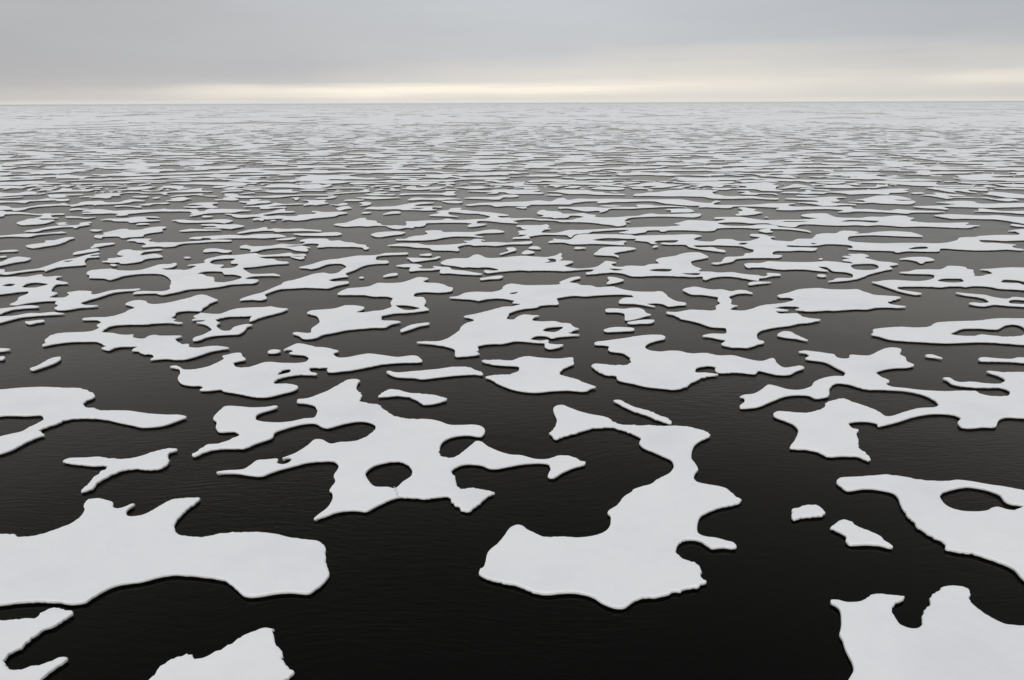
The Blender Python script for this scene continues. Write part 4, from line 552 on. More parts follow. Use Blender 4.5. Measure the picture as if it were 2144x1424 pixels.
('boomerang-armed floe on the left with a notched left end, above the hooked-nose floe',
 '-48.7,93.4 -48.2,93.8 -48.8,95.1 -48.2,95.4 -47.6,96.9 -48.8,97.7 -49.1,98.1 -49.6,99.5 -49.8,100.9 -48.9,101.3 -48.3,100.7 -46.9,100.5 -46.4,101.0 -45.4,101.6 -44.7,101.1 -44.8,100.8 -45.7,100.3 -46.3,99.7 -46.3,98.7 -45.8,97.2 -45.2,97.5 -44.5,98.2 -43.7,97.7 -42.7,96.4 -42.7,96.0 -43.6,95.5 -44.1,94.8 -44.0,93.5 -44.3,92.9 -45.0,92.3 -45.8,92.1 -46.4,92.8 -47.4,92.8'),
('tiny triangular scrap below the notched end of the boomerang-armed floe',
 '-46.8,91.5 -46.5,91.6 -45.7,91.1 -45.9,90.6 -46.2,90.8'),
('short sliver under the long straight strip in the far upper left',
 '-86.1,186.2 -86.1,188.5 -85.1,190.7 -84.4,189.7 -84.9,187.3 -85.4,185.3'),
('long straight strip of ice in the far upper left',
 '-104.1,190.7 -104.0,192.8 -100.0,192.2 -97.0,194.2 -91.1,195.4 -89.9,195.3 -85.5,194.6 -82.6,193.7 -83.2,192.8 -85.9,192.9 -88.4,193.7 -90.6,191.5 -91.5,191.1 -97.2,191.3 -101.3,190.0'),
('thin drooping strip beneath the long straight strip in the far upper left',
 '-98.9,182.4 -98.7,184.1 -97.6,185.8 -94.6,187.5 -92.6,188.3 -89.1,185.5 -90.0,185.5 -93.2,186.2 -95.6,185.0 -97.2,183.8 -97.4,182.4'),
('tiny square chip beneath the drooping strip in the far upper left',
 '-93.4,180.4 -93.6,181.9 -92.1,182.2 -91.6,180.6 -92.8,179.9'),
('flat narrow floe with a long left point above the winged-tip floe in the upper left',
 '-87.7,175.3 -86.8,176.2 -85.1,177.2 -85.0,179.3 -86.2,180.8 -84.8,181.5 -84.2,182.5 -82.7,183.3 -80.3,182.4 -80.3,180.9 -80.6,177.7 -81.6,176.0 -83.5,176.1 -84.8,175.0'),
('long winged-tip floe in the upper left rising to a pointed peak on the right',
 '-87.3,162.2 -86.3,163.7 -84.8,164.3 -86.0,165.9 -85.8,167.7 -84.8,169.0 -82.2,169.6 -81.2,171.9 -80.3,171.6 -78.2,170.7 -75.2,169.8 -74.4,170.3 -73.0,171.9 -71.0,175.2 -69.6,178.0 -68.4,179.1 -67.7,176.3 -66.4,173.7 -63.7,172.6 -63.9,171.7 -67.1,171.4 -69.7,170.9 -72.3,170.2 -72.2,168.3 -71.1,167.0 -71.7,166.0 -73.2,168.4 -74.5,168.7 -77.3,168.8 -78.7,170.0 -81.1,169.7 -81.5,168.7 -81.2,166.7 -79.9,164.8 -81.4,163.7 -80.3,161.2 -80.7,160.1 -82.7,161.3 -84.3,160.5 -83.7,162.5 -86.2,162.2'),
('short plain splinter below the winged-tip floe in the upper left',
 '-76.6,162.1 -76.5,163.1 -75.7,163.7 -73.5,163.3 -73.1,162.0 -74.0,161.3 -75.8,161.8'),
('small pebble-like chip right of the plain splinter in the upper left',
 '-71.3,159.5 -71.5,161.1 -70.6,161.6 -70.0,160.2 -70.7,159.2'),
('left one of two specks above the winged-tip floe',
 '-77.2,175.5 -77.8,177.9 -77.1,178.7 -76.4,176.9 -76.9,175.6'),
('right one of two specks above the winged-tip floe',
 '-75.5,176.1 -75.8,177.4 -75.0,176.8 -74.3,175.0'),
('thin wavy twig of ice above the left body of the twin-bodied floe',
 '-69.0,148.4 -68.8,150.0 -67.7,151.3 -66.3,152.0 -65.1,152.4 -64.5,151.8 -64.7,150.5 -66.6,150.2 -67.0,148.3 -68.2,148.3'),
("thin curved paring of ice just above the middle of the twin-bodied floe's left part",
 '-72.8,146.7 -72.8,147.8 -71.6,148.2 -70.4,147.6 -68.5,146.9 -67.4,146.4 -67.0,145.2 -68.2,145.5 -69.9,146.5 -71.0,147.0 -72.1,146.2'),
("slim stepped sliver left of centre below the winged-tip floe's peak",
 '-68.8,162.3 -68.6,164.7 -67.1,165.9 -65.5,167.1 -64.2,167.8 -63.7,166.4 -63.8,165.0 -62.3,164.2 -59.3,163.1 -59.6,162.5 -61.8,163.0 -64.8,165.5 -66.4,164.3 -67.8,163.2 -68.4,162.1'),
('kite-shaped floe with a thin left tail below the slim stepped sliver',
 '-66.8,155.2 -66.3,156.9 -67.2,158.6 -66.9,160.4 -65.6,161.5 -64.4,159.7 -62.9,158.5 -63.4,157.6 -63.4,155.6 -64.7,154.8 -66.1,155.1'),
('Z-shaped floe left of centre between the kite-shaped floe and the twin-bodied floe',
 '-59.8,145.7 -58.7,146.1 -56.5,147.5 -58.6,149.0 -60.2,149.1 -60.2,150.0 -59.5,151.4 -57.9,152.2 -55.6,151.9 -55.2,151.3 -55.6,149.0 -54.1,146.3 -53.4,145.5 -53.6,144.9 -52.6,144.4 -54.2,143.8 -55.8,144.8 -57.0,144.1 -58.1,144.6'),
('wide flat floe far left of centre with a tab below its right half',
 '-80.9,191.2 -79.5,191.6 -76.6,192.3 -73.8,193.3 -68.7,192.5 -63.7,191.8 -62.2,190.0 -59.9,190.4 -59.6,188.8 -61.4,188.0 -61.0,185.3 -62.7,184.1 -63.9,183.1 -64.4,180.9 -65.4,180.0 -67.1,181.0 -67.2,182.8 -65.8,184.3 -64.7,185.4 -69.0,186.7 -73.5,188.4 -77.0,188.6'),
('short smooth strip above the three-tined floe left of centre',
 '-61.6,170.6 -61.6,172.2 -60.8,173.9 -58.4,174.5 -57.6,173.5 -57.7,172.5 -59.7,171.8 -61.0,170.3'),
('very thin sliver right of the short smooth strip left of centre',
 '-56.3,167.1 -55.6,169.1 -54.4,169.7 -53.4,168.3 -54.0,168.2 -55.7,167.0'),
('three-tined floe left of centre with a very long thin right arm',
 '-59.6,166.9 -58.7,167.7 -56.5,166.1 -55.4,163.6 -53.3,162.9 -52.0,161.8 -50.1,162.4 -48.7,163.4 -45.8,164.1 -42.9,165.2 -39.7,165.6 -36.2,164.6 -36.2,163.8 -38.0,163.8 -40.3,164.0 -42.1,163.9 -44.5,162.9 -46.2,160.7 -48.5,160.2 -50.7,160.7 -51.5,160.2 -53.3,159.8 -55.2,160.4 -53.2,157.0 -53.1,156.3 -54.0,155.5 -56.1,156.2 -57.5,156.0 -57.9,156.8 -56.7,157.6 -57.2,160.0 -56.4,161.4 -58.3,163.3 -58.5,164.7'),
("flat floe with a small upper tab below the three-tined floe's long arm",
 '-52.1,153.5 -51.5,154.0 -50.1,154.1 -51.0,156.7 -50.3,157.3 -48.6,156.5 -49.1,154.7 -47.8,154.6 -46.9,154.6 -45.7,152.8 -45.9,151.2 -47.0,150.8 -47.5,150.2 -48.1,149.2 -49.5,149.4 -49.7,151.4 -50.9,152.1'),
('floe left of centre with a horned block at the right end of a thin neck',
 '-48.7,145.3 -46.7,146.9 -44.8,148.9 -44.5,151.0 -42.2,149.2 -39.9,150.2 -38.5,149.5 -38.3,151.6 -39.2,154.4 -40.5,155.5 -40.4,156.0 -38.6,155.1 -35.7,155.0 -35.4,152.1 -34.2,150.4 -35.2,148.5 -36.0,147.6 -37.2,148.2 -38.2,147.2 -38.4,148.6 -40.7,148.4 -42.9,147.4 -44.1,145.2 -40.6,144.9 -40.5,144.0 -42.4,143.6 -43.1,142.5 -44.5,142.6 -44.7,142.6 -45.4,144.7 -46.8,145.1'),
('long antlered floe left of centre sweeping up to a pointed right end',
 '-48.8,135.7 -47.9,135.9 -47.0,135.2 -45.4,134.4 -43.0,134.7 -42.5,136.0 -41.5,138.1 -41.1,140.8 -40.3,142.2 -39.9,141.6 -39.6,139.7 -37.4,138.3 -37.6,137.5 -39.4,137.0 -40.8,135.9 -41.7,134.0 -40.4,132.6 -38.6,133.3 -37.0,132.5 -35.7,132.7 -35.7,133.7 -34.5,134.5 -33.4,135.3 -33.4,137.3 -34.3,137.7 -34.6,138.8 -33.4,138.5 -32.0,137.4 -30.4,137.8 -29.3,138.0 -27.9,136.3 -28.0,135.6 -28.9,134.3 -29.2,132.3 -30.6,131.1 -32.1,130.0 -33.2,128.2 -34.5,127.5 -35.9,128.3 -36.8,127.6 -36.8,129.3 -38.5,129.6 -39.4,129.0 -39.9,129.0 -39.7,127.5 -40.8,128.3 -41.5,128.0 -41.8,128.9 -41.7,130.4 -40.7,130.9 -42.2,132.2 -43.9,131.2 -45.3,131.5 -46.5,133.2 -47.1,134.2'),
('speck of ice hugging the underside of the long antlered floe',
 '-38.6,127.6 -38.1,128.1 -37.6,127.6 -38.0,127.0'),
("long slab floe with a thin left tail beneath the twin-bodied floe's right part",
 '-54.5,127.8 -54.1,128.6 -53.1,128.8 -51.0,127.7 -48.9,127.8 -47.7,128.8 -46.1,128.9 -44.5,127.4 -44.4,126.6 -44.6,125.4 -44.9,124.8 -46.8,125.8 -49.7,125.5 -51.9,125.7 -53.1,126.7 -53.8,127.6'),
('spindle-shaped floe with two left points below the long slab floe',
 '-48.1,123.2 -47.4,123.6 -46.5,123.9 -45.1,123.2 -42.6,123.2 -40.7,121.5 -40.8,120.9 -41.4,119.7 -41.9,118.9 -43.3,119.4 -44.9,119.4 -46.4,119.9 -45.7,120.5 -44.5,120.5 -45.6,122.0 -47.0,122.4'),
('slim needle of ice under the left points of the spindle-shaped floe',
 '-48.9,116.8 -48.4,118.1 -47.9,118.8 -46.5,118.4 -45.0,118.3 -42.9,117.7 -43.2,117.3 -44.6,117.2 -46.5,117.1 -47.8,116.6'),
('crested floe left of centre with a small raised fin and long flat right side',
 '-39.7,115.0 -39.3,116.3 -38.9,117.6 -38.0,118.5 -37.9,118.8 -37.0,120.2 -36.2,118.2 -35.4,118.9 -33.7,118.3 -31.8,118.7 -30.2,117.9 -27.8,116.7 -27.9,116.1 -29.4,116.6 -31.7,116.5 -33.2,116.2 -34.3,115.8 -35.1,116.8 -36.2,117.1 -37.2,116.5 -37.8,116.2 -38.7,115.0 -39.3,114.6'),
('long straight floe left of centre with a slim left prong, below the crested floe',
 '-44.8,110.1 -44.7,111.0 -43.5,111.6 -42.2,112.2 -40.1,112.9 -38.9,112.7 -37.8,112.2 -36.8,113.1 -36.2,113.4 -34.3,113.5 -33.1,113.1 -31.6,111.3 -31.8,111.2 -33.1,110.7 -34.4,110.2 -35.8,110.4 -36.7,110.4 -38.3,110.3 -39.4,110.2 -40.5,109.8 -41.3,109.4 -41.8,109.9 -41.7,110.4 -43.0,110.5 -43.0,109.7 -44.4,109.9'),
('smooth peanut-shaped floe above the hooked-nose floe, left of centre',
 '-39.2,100.2 -39.3,101.4 -38.4,101.9 -37.4,101.4 -36.6,100.8 -35.5,100.2 -35.5,99.3 -36.3,99.1 -37.4,99.9 -38.9,99.6'),
('dragon-shaped floe left of centre with an arched neck and a drooping right snout',
 '-35.5,103.3 -35.1,104.5 -34.2,103.6 -33.4,103.3 -33.2,103.4 -31.6,103.8 -30.6,105.2 -29.6,104.8 -28.9,104.6 -27.9,105.1 -27.8,106.8 -28.8,107.6 -28.8,108.2 -28.3,109.1 -27.1,109.4 -25.7,109.3 -25.2,108.8 -24.7,107.6 -23.4,107.8 -22.4,106.5 -21.2,105.9 -20.2,104.6 -19.2,104.0 -18.9,102.9 -18.4,102.0 -18.4,101.2 -18.9,101.0 -19.3,102.2 -20.4,103.0 -22.1,103.0 -23.9,103.1 -25.1,102.6 -25.3,102.9 -25.5,104.8 -26.1,105.6 -27.1,105.6 -27.9,104.6 -28.9,103.9 -29.6,103.1 -28.3,103.1 -27.7,103.7 -27.1,103.4 -26.0,102.2 -26.6,102.1 -26.0,100.9 -25.8,99.9 -26.9,100.1 -27.7,100.6 -28.8,101.9 -30.0,102.4 -31.4,101.7 -32.1,100.5 -32.2,100.0 -33.0,99.6 -33.2,100.7 -34.2,102.0 -35.2,102.5'),
('tiny sliver at the far edge of the broad step-sided floe left of centre',
 '-50.6,192.5 -49.7,193.4 -48.8,192.5 -49.3,191.7'),
('broad step-sided floe left of centre with long thin arms at both ends',
 '-60.0,180.3 -58.4,181.4 -56.0,182.1 -55.9,185.0 -55.6,187.0 -51.1,187.7 -49.1,185.8 -46.9,187.0 -44.6,187.4 -43.5,185.3 -41.9,186.8 -41.2,185.6 -41.2,181.8 -42.3,178.7 -40.3,178.4 -37.0,179.4 -34.0,179.7 -31.8,178.5 -32.2,177.5 -35.2,177.8 -39.5,177.2 -42.4,177.2 -44.7,176.8 -47.3,179.1 -50.7,180.4 -53.7,180.5 -56.6,180.3 -57.5,179.7'),
('flat spatulate floe under the broad step-sided floe left of centre',
 '-54.8,171.9 -53.4,173.3 -51.9,174.1 -48.5,175.1 -47.2,174.8 -47.0,172.3 -45.1,170.9 -45.1,169.8 -48.4,169.5 -51.0,170.2 -52.7,171.9 -54.2,172.2'),
("small curved comma of ice under the end of the three-tined floe's long arm",
 '-38.6,158.3 -38.1,159.8 -36.8,160.1 -36.7,161.9 -35.6,162.2 -35.0,161.8 -35.1,159.2 -36.0,158.0 -38.0,158.0'),
("tiny mushroom-shaped scrap under the three-tined floe's long arm",
 '-43.6,159.2 -42.1,159.8 -41.9,158.6 -41.5,156.0 -42.1,156.2 -42.8,158.3'),
('slim floe with a raised right end near the centre, above the small square pad',
 '-38.7,167.8 -37.6,168.5 -35.0,169.3 -32.4,170.9 -31.8,173.2 -31.2,173.8 -29.9,171.0 -30.3,169.9 -32.1,169.4 -34.6,167.6 -36.5,166.7'),
('thin splinter at the upper left of the slim floe with a raised right end',
 '-37.7,170.9 -37.0,172.5 -35.8,171.9 -36.1,171.2 -37.2,170.6'),
('long low strip at the far centre pinched in the middle',
 '-37.9,189.1 -37.0,191.5 -32.9,190.6 -30.3,189.3 -28.1,190.2 -25.9,191.9 -21.2,192.6 -16.7,191.6 -17.2,190.1 -18.8,188.0 -22.2,187.6 -25.4,188.2 -28.6,188.6 -30.3,187.9 -33.9,187.4 -36.1,186.5 -37.2,187.5'),
('thin dash of ice below the pinched strip at the far centre',
 '-35.8,182.4 -34.8,183.7 -32.5,183.7 -32.5,182.6 -34.5,182.1'),
('tapering strip with a thicker right end below the pinched strip at the far centre',
 '-29.1,178.8 -27.4,180.3 -26.3,182.8 -25.9,183.6 -24.8,181.5 -25.3,180.5 -27.2,179.0'),
('tiny wedge of ice, uppermost of a little pile left of the centre line',
 '-29.2,172.7 -28.8,175.2 -28.0,176.1 -27.7,174.5 -28.7,173.1'),
('short flat plate, middle of a little pile left of the centre line',
 '-29.1,169.0 -28.3,170.3 -26.0,168.9 -26.3,168.0 -28.3,168.0'),
('flat boat-like plate, lowest of a little pile left of the centre line',
 '-30.2,165.6 -29.5,166.5 -27.8,166.7 -25.9,165.3 -23.7,165.0 -24.0,163.6 -26.3,163.8 -28.4,163.7'),
('smooth double-pointed floe below the little pile left of the centre line',
 '-30.8,159.6 -29.8,160.1 -28.6,161.2 -25.8,160.4 -24.2,160.1 -21.7,158.5 -22.8,158.3 -24.6,157.5 -27.2,156.9 -29.0,158.1'),
('short plain bar left of the smooth double-pointed floe',
 '-32.3,154.6 -32.0,155.8 -29.0,156.0 -28.5,155.8 -28.9,154.2 -30.6,154.0'),
('small square pad with a bite in its left side near the centre',
 '-28.6,150.8 -28.2,151.8 -26.4,151.0 -26.0,148.6 -26.3,147.1 -27.8,146.6 -27.4,148.2 -28.2,150.0'),
('tadpole-shaped scrap with a thin left tail near the centre',
 '-33.7,148.8 -32.2,148.1 -31.8,149.8 -30.7,150.1 -30.3,148.7 -30.8,147.2 -31.7,146.7'),
('ragged star-like scrap below the tadpole-shaped scrap near the centre',
 '-31.2,142.2 -31.0,144.5 -29.5,145.7 -28.8,143.6 -28.4,142.8 -29.4,141.4 -29.5,140.3 -30.7,140.3 -30.7,141.9'),
('club-headed floe near the centre whose right end splits into three fingers',
 '-25.9,141.3 -25.7,144.1 -23.9,144.3 -23.3,144.6 -21.0,145.5 -19.8,147.9 -18.5,150.0 -16.8,151.2 -15.5,150.9 -14.3,150.2 -15.3,149.3 -17.0,148.3 -17.8,146.2 -16.1,145.0 -14.3,144.8 -12.5,144.3 -12.6,143.4 -14.1,143.6 -13.9,141.1 -12.9,140.2 -13.7,139.6 -15.1,139.3 -16.8,140.1 -19.1,140.2 -20.2,141.3 -22.8,141.0 -24.0,141.2 -25.4,141.5|-16.2,141.2 -15.4,142.9 -16.9,143.1 -17.9,142.0'),
('tiny dark-shadowed chip below the club-headed floe near the centre',
 '-25.6,136.4 -25.1,137.5 -24.0,137.0 -24.1,136.1 -25.3,135.8'),
("small smooth lens of ice under the club-headed floe's left half",
 '-21.7,134.5 -21.4,135.9 -20.6,137.8 -19.0,137.4 -18.8,136.1 -19.9,135.4 -21.4,134.3'),
('huge straggling floe across the centre, from a sharp whale-back hump to a blunt right end',
 '-27.4,122.8 -27.3,123.5 -26.0,124.5 -25.3,127.2 -24.6,129.7 -23.7,129.7 -23.3,128.1 -21.3,126.1 -21.1,124.8 -20.2,123.3 -19.9,122.2 -18.7,121.4 -17.7,121.7 -16.2,121.4 -16.3,123.6 -16.7,125.3 -15.2,126.0 -13.1,126.9 -11.1,127.4 -10.7,128.6 -9.9,128.5 -9.3,127.4 -7.8,127.1 -5.7,128.0 -4.2,128.5 -3.5,131.1 -4.4,133.2 -5.7,135.0 -7.7,135.4 -9.5,136.8 -10.8,136.8 -10.4,133.8 -8.7,131.3 -9.4,131.3 -10.6,131.8 -12.0,132.2 -13.7,132.9 -13.0,134.3 -12.2,136.2 -12.9,137.3 -12.2,138.9 -11.1,139.5 -10.7,141.8 -9.8,142.5 -8.8,142.2 -9.0,139.9 -8.1,139.4 -6.1,137.7 -3.8,136.4 -1.5,134.2 -0.4,132.7 -0.8,132.1 -2.3,131.8 -1.9,129.9 -0.3,129.7 -0.1,129.1 3.2,129.0 4.2,128.0 5.3,128.1 7.4,126.8 9.5,126.9 10.7,128.8 11.8,130.2 11.0,132.0 9.7,132.0 9.2,130.0 7.8,129.4 6.9,129.2 6.5,130.1 4.9,131.0 5.4,132.6 4.4,134.3 4.3,135.5 4.9,138.6 5.6,139.3 6.1,138.1 8.3,136.5 8.6,134.5 10.6,134.2 12.1,134.9 13.0,133.2 14.0,132.1 13.6,130.5 14.6,129.4 17.4,129.8 19.4,130.9 20.8,131.3 22.3,133.3 23.6,134.1 23.8,133.9 24.7,133.0 28.2,133.6 30.5,133.9 31.7,133.2 30.9,131.0 29.8,129.7 27.5,130.2 24.9,130.8 22.6,130.5 20.9,130.1 19.5,129.4 18.7,128.2 17.8,125.6 18.7,124.4 18.1,124.3 17.6,124.4 17.7,122.6 17.1,120.9 15.8,120.3 15.4,121.1 14.0,122.4 13.2,123.3 11.4,124.5 9.4,124.8 7.5,125.1 7.3,125.8 5.9,126.7 4.4,126.9 3.5,127.7 2.1,127.7 0.2,125.9 1.0,124.0 0.8,123.6 0.3,123.8 -1.4,124.4 -2.6,125.4 -3.7,126.2 -5.3,126.0 -5.4,123.6 -3.8,122.8 -4.0,122.0 -5.2,120.5 -6.6,120.3 -6.7,121.3 -6.1,123.3 -7.1,124.3 -9.8,124.6 -11.8,124.4 -13.2,123.7 -13.2,121.7 -13.9,120.4 -14.7,120.2 -14.6,119.3 -15.7,119.4 -16.6,118.3 -17.4,118.4 -18.5,119.8 -19.2,121.3 -19.8,121.6 -20.8,121.6 -21.8,120.9 -23.3,121.4 -25.3,120.8'),
('slender torpedo-shaped floe left of centre with a needle left tip',
 '-31.3,113.7 -30.4,113.8 -28.7,114.0 -27.0,114.7 -25.3,115.1 -24.5,114.1 -24.2,113.2 -24.6,112.5 -26.4,112.1 -28.3,112.3 -29.9,112.6'),
('short rounded floe like a bean below the whale-back hump near the centre',
 '-20.0,112.8 -19.6,114.4 -18.8,115.1 -18.0,115.4 -16.9,115.7 -15.7,115.1 -15.3,114.7 -15.6,113.3 -16.6,112.5 -18.1,111.0 -18.9,110.9'),
('small pointed chip above the dragon-shaped floe, left of centre',
 '-32.4,108.8 -31.8,109.5 -31.0,110.0 -30.2,110.5 -29.9,110.2 -30.2,109.2 -31.1,108.6'),
('swept-wing floe at the centre with a hooked top and a long tapering right wing',
 '-15.9,108.7 -14.6,109.0 -14.3,110.2 -13.5,111.5 -12.5,111.9 -12.0,113.7 -12.6,115.6 -12.1,116.4 -10.2,116.0 -9.9,114.9 -8.1,114.8 -5.6,114.7 -4.7,115.4 -3.7,116.6 -2.5,117.0 -1.5,116.1 -1.0,115.0 -1.3,114.5 -2.7,114.1 -4.1,113.7 -5.3,112.1 -3.9,110.3 -4.3,110.2 -5.9,111.0 -8.0,111.1 -9.3,110.1 -10.4,108.7 -11.7,108.0 -13.7,107.8 -14.9,108.0 -15.8,108.1'),
('long drawn-out floe at the centre below the swept-wing floe, with a flat-topped knob',
 '-16.3,103.8 -15.8,104.2 -15.1,105.0 -13.7,105.2 -12.4,105.1 -11.4,104.0 -10.0,103.8 -7.8,104.2 -6.5,105.1 -5.8,105.8 -6.5,107.2 -5.7,107.1 -5.1,108.6 -4.2,108.5 -3.6,107.4 -4.2,107.5 -3.9,106.1 -2.1,106.0 -0.7,105.5 -0.1,105.7 1.3,106.1 2.8,106.3 2.7,105.2 2.1,104.6 -0.1,104.5 -2.0,103.3 -3.4,103.8 -4.9,103.5 -5.6,104.3 -6.4,103.7 -7.0,102.2 -6.6,100.3 -6.7,99.7 -7.9,100.0 -10.2,100.6 -10.6,101.7 -12.4,102.3 -13.9,103.3'),
('small comma-shaped floe near the centre with a round head and thin left tail',
 '-1.5,97.2 -0.7,98.7 -0.4,99.5 -0.7,101.4 -0.4,101.8 0.2,101.8 0.6,100.8 0.6,100.0 -0.2,98.6 -1.3,97.0'),
('small shell-shaped chip right of the comma-shaped floe, lower of a pair',
 '1.2,97.5 1.5,98.9 2.0,99.7 2.9,98.4 2.7,97.8 1.5,97.2'),
('small rounded chip right of the comma-shaped floe, upper of a pair',
 '2.1,101.3 2.5,102.3 3.1,102.7 3.7,101.7 3.7,100.9 2.5,100.9'),
('small drop-shaped chip above the whale-tailed floe, right of centre',
 '8.0,101.2 8.3,102.0 9.6,101.3 9.0,100.9 8.1,100.8'),
('blade-shaped floe right of centre with a small tail fin under its broad body',
 '10.1,96.9 10.6,98.5 11.5,101.1 12.9,102.0 14.2,102.0 15.4,101.5 15.9,100.8 15.6,100.2 14.7,99.5 12.6,97.3 13.0,95.5 12.9,94.9 12.4,95.9 11.4,96.2 10.3,96.6'),
('tiny shadowed chip above the rounded left knob of the huge straggling floe',
 '0.8,143.3 1.5,143.7 2.8,143.4 2.7,142.0 1.7,141.9'),
('smooth wedge of ice near the centre with a thick end and a needle point',
 '-9.3,157.8 -8.0,159.4 -5.0,159.5 -2.8,160.4 -1.7,163.0 1.4,162.5 1.4,160.3 0.3,159.2 -1.7,158.7 -2.1,156.0 -5.6,156.5'),
('extremely long ribbon floe running across the right half of the far water',
 '-8.5,146.9 -7.8,147.8 -5.6,149.8 -3.6,150.3 -0.4,151.0 2.5,151.6 5.3,153.5 6.4,152.4 7.4,151.8 9.1,156.7 10.2,157.3 10.9,154.2 12.9,156.0 15.5,155.4 19.4,155.5 24.4,154.5 27.3,154.4 32.4,154.3 33.6,152.6 34.6,149.9 37.1,148.7 37.9,150.8 38.8,151.9 39.4,150.8 39.0,150.3 37.7,148.7 36.9,146.4 40.3,145.1 44.0,145.5 47.6,147.4 49.1,147.3 52.3,147.2 50.1,145.2 50.1,142.8 53.0,142.6 55.0,142.5 57.8,142.0 60.2,141.6 59.6,139.7 62.0,138.6 64.6,136.7 66.6,138.4 67.7,137.7 68.8,136.7 71.9,136.0 73.2,134.9 71.9,134.5 69.5,134.5 67.3,134.2 66.1,133.1 64.6,133.8 62.4,135.0 58.6,136.0 56.5,134.9 55.2,135.2 56.9,137.1 56.3,138.7 54.8,139.4 51.7,139.0 49.1,138.2 46.8,138.1 45.9,139.1 47.2,141.0 45.7,142.2 41.1,143.6 39.4,142.7 38.7,141.4 34.8,142.5 33.2,142.5 34.0,144.1 31.8,145.1 29.2,147.4 28.4,147.9 27.7,149.5 26.8,151.6 24.3,151.7 21.3,150.7 19.5,150.8 17.4,149.3 15.9,149.5 16.4,151.4 14.5,151.8 12.9,150.5 11.4,149.0 11.0,147.6 8.6,147.5 6.1,147.1 3.5,146.7 3.2,145.2 1.1,145.1 -1.0,145.3 -2.8,144.4 -4.0,146.9 -5.9,146.9 -7.7,145.7'),
('spear-shaped floe lying just below the ribbon floe right of centre',
 '8.3,142.7 10.7,142.9 14.3,143.1 16.6,142.1 19.7,143.0 22.7,143.5 22.6,145.8 23.2,146.3 25.0,146.1 25.5,146.0 25.9,144.7 29.2,144.3 31.2,142.6 30.1,143.1 27.7,143.1 25.2,142.1 22.7,141.5 21.1,140.7 18.8,140.9 17.3,140.5 16.5,138.2 15.7,136.5 14.9,136.1 15.2,137.8 12.7,137.5 11.0,139.8 9.8,141.5 8.3,141.3'),
('stacked-looking floe with three right prongs above the ribbon floe on the right',
 '52.5,154.6 53.5,155.6 56.4,155.7 60.0,156.8 63.1,157.8 64.8,157.3 65.3,156.5 62.7,155.1 61.9,151.5 61.4,150.4 59.3,149.8 60.1,147.0 62.5,145.4 62.1,144.6 60.9,145.0 59.1,144.5 58.3,143.9 55.7,144.0 55.3,145.6 54.2,147.7 53.0,148.8 55.4,149.2 57.4,149.9 57.5,151.7 55.4,152.9 53.6,154.0'),
('slim sliver between the ribbon floe and the spear-shaped floe',
 '16.0,144.6 16.9,145.4 19.3,144.9 19.9,144.4 18.0,143.7'),
('small plain strip of ice at the far centre behind the flat double-decked floe',
 '-9.7,189.3 -8.4,191.3 -5.2,190.6 -5.9,189.3 -8.3,188.7'),
('flat double-decked floe at the far centre with a left point',
 '-6.3,186.4 -4.3,186.7 -1.2,187.2 1.1,190.0 3.2,189.6 2.7,185.1 6.0,181.6 5.6,180.9 2.9,180.9 -0.1,178.5 -0.9,177.4 0.8,181.0 -3.5,183.7'),
('very long thin floe at the far right of centre, running under the horizon pack',
 '2.6,186.0 4.6,187.6 9.3,188.9 14.1,189.5 17.6,189.1 21.7,187.6 28.3,189.8 30.2,188.9 29.1,187.2 24.7,186.8 22.8,183.6 25.0,182.7 25.5,181.0 26.9,180.0 24.5,179.1 22.5,181.2 19.7,183.3 15.2,184.6 10.7,186.0 6.1,186.1'),
('flat oval-ended floe right of centre beneath the very long thin floe',
 '17.3,175.3 18.3,177.3 20.7,178.7 23.5,177.1 24.7,175.6 24.2,173.7 21.4,172.4 19.4,173.5'),
('small flat chip left of the flat oval-ended floe right of centre',
 '11.8,177.6 12.6,179.4 14.2,180.8 15.6,179.3 14.7,177.5 13.7,176.4'),
('rough-bottomed lens floe right of centre beside the flat oval-ended floe',
 '26.2,181.6 29.0,184.1 31.5,188.0 33.1,188.5 34.6,187.9 36.2,184.2 38.7,182.5 38.0,181.6 36.1,179.7 34.1,177.3 30.4,176.7 32.4,179.8 30.2,180.4 28.5,178.9 28.2,179.2'),
('slim floe with a humped middle at the far centre below the flat double-decked floe',
 '-12.5,177.4 -10.9,179.5 -8.7,180.9 -6.6,181.2 -5.6,178.7 -2.2,177.5 -2.8,176.9 -5.1,177.2 -7.3,175.5 -9.5,176.0 -11.0,177.6'),
('broad flat floe at the centre with a slotted right end and long left point',
 '-9.4,171.0 -8.3,171.8 -4.7,171.5 -3.9,173.5 -0.4,173.4 3.5,173.3 6.2,172.5 6.0,171.1 4.3,169.4 6.7,166.5 6.4,165.2 4.7,165.1 0.3,165.5 -0.7,166.3 -1.5,168.5 -2.6,168.5 -2.8,166.6 -5.2,166.4 -3.5,168.6 -6.0,169.3'),
('smooth long-backed floe right of centre tapering to a blunt right foot',
 '7.3,169.5 9.0,169.9 10.2,172.3 14.2,172.2 16.3,171.4 17.1,169.0 19.2,167.6 19.3,166.3 20.5,165.0 23.0,163.7 23.0,162.6 20.9,162.7 16.9,163.4 15.4,164.7 11.6,165.1 9.7,168.1'),
('thin bar under the left end of the smooth long-backed floe',
 '6.9,162.9 8.1,163.8 10.3,163.2 10.0,162.0'),
('tiny sliver above the blunt foot of the smooth long-backed floe',
 '20.6,168.0 21.4,168.6 22.2,167.0 21.3,167.0'),
('broad smooth floe right of centre trailing a long thin tail to the right',
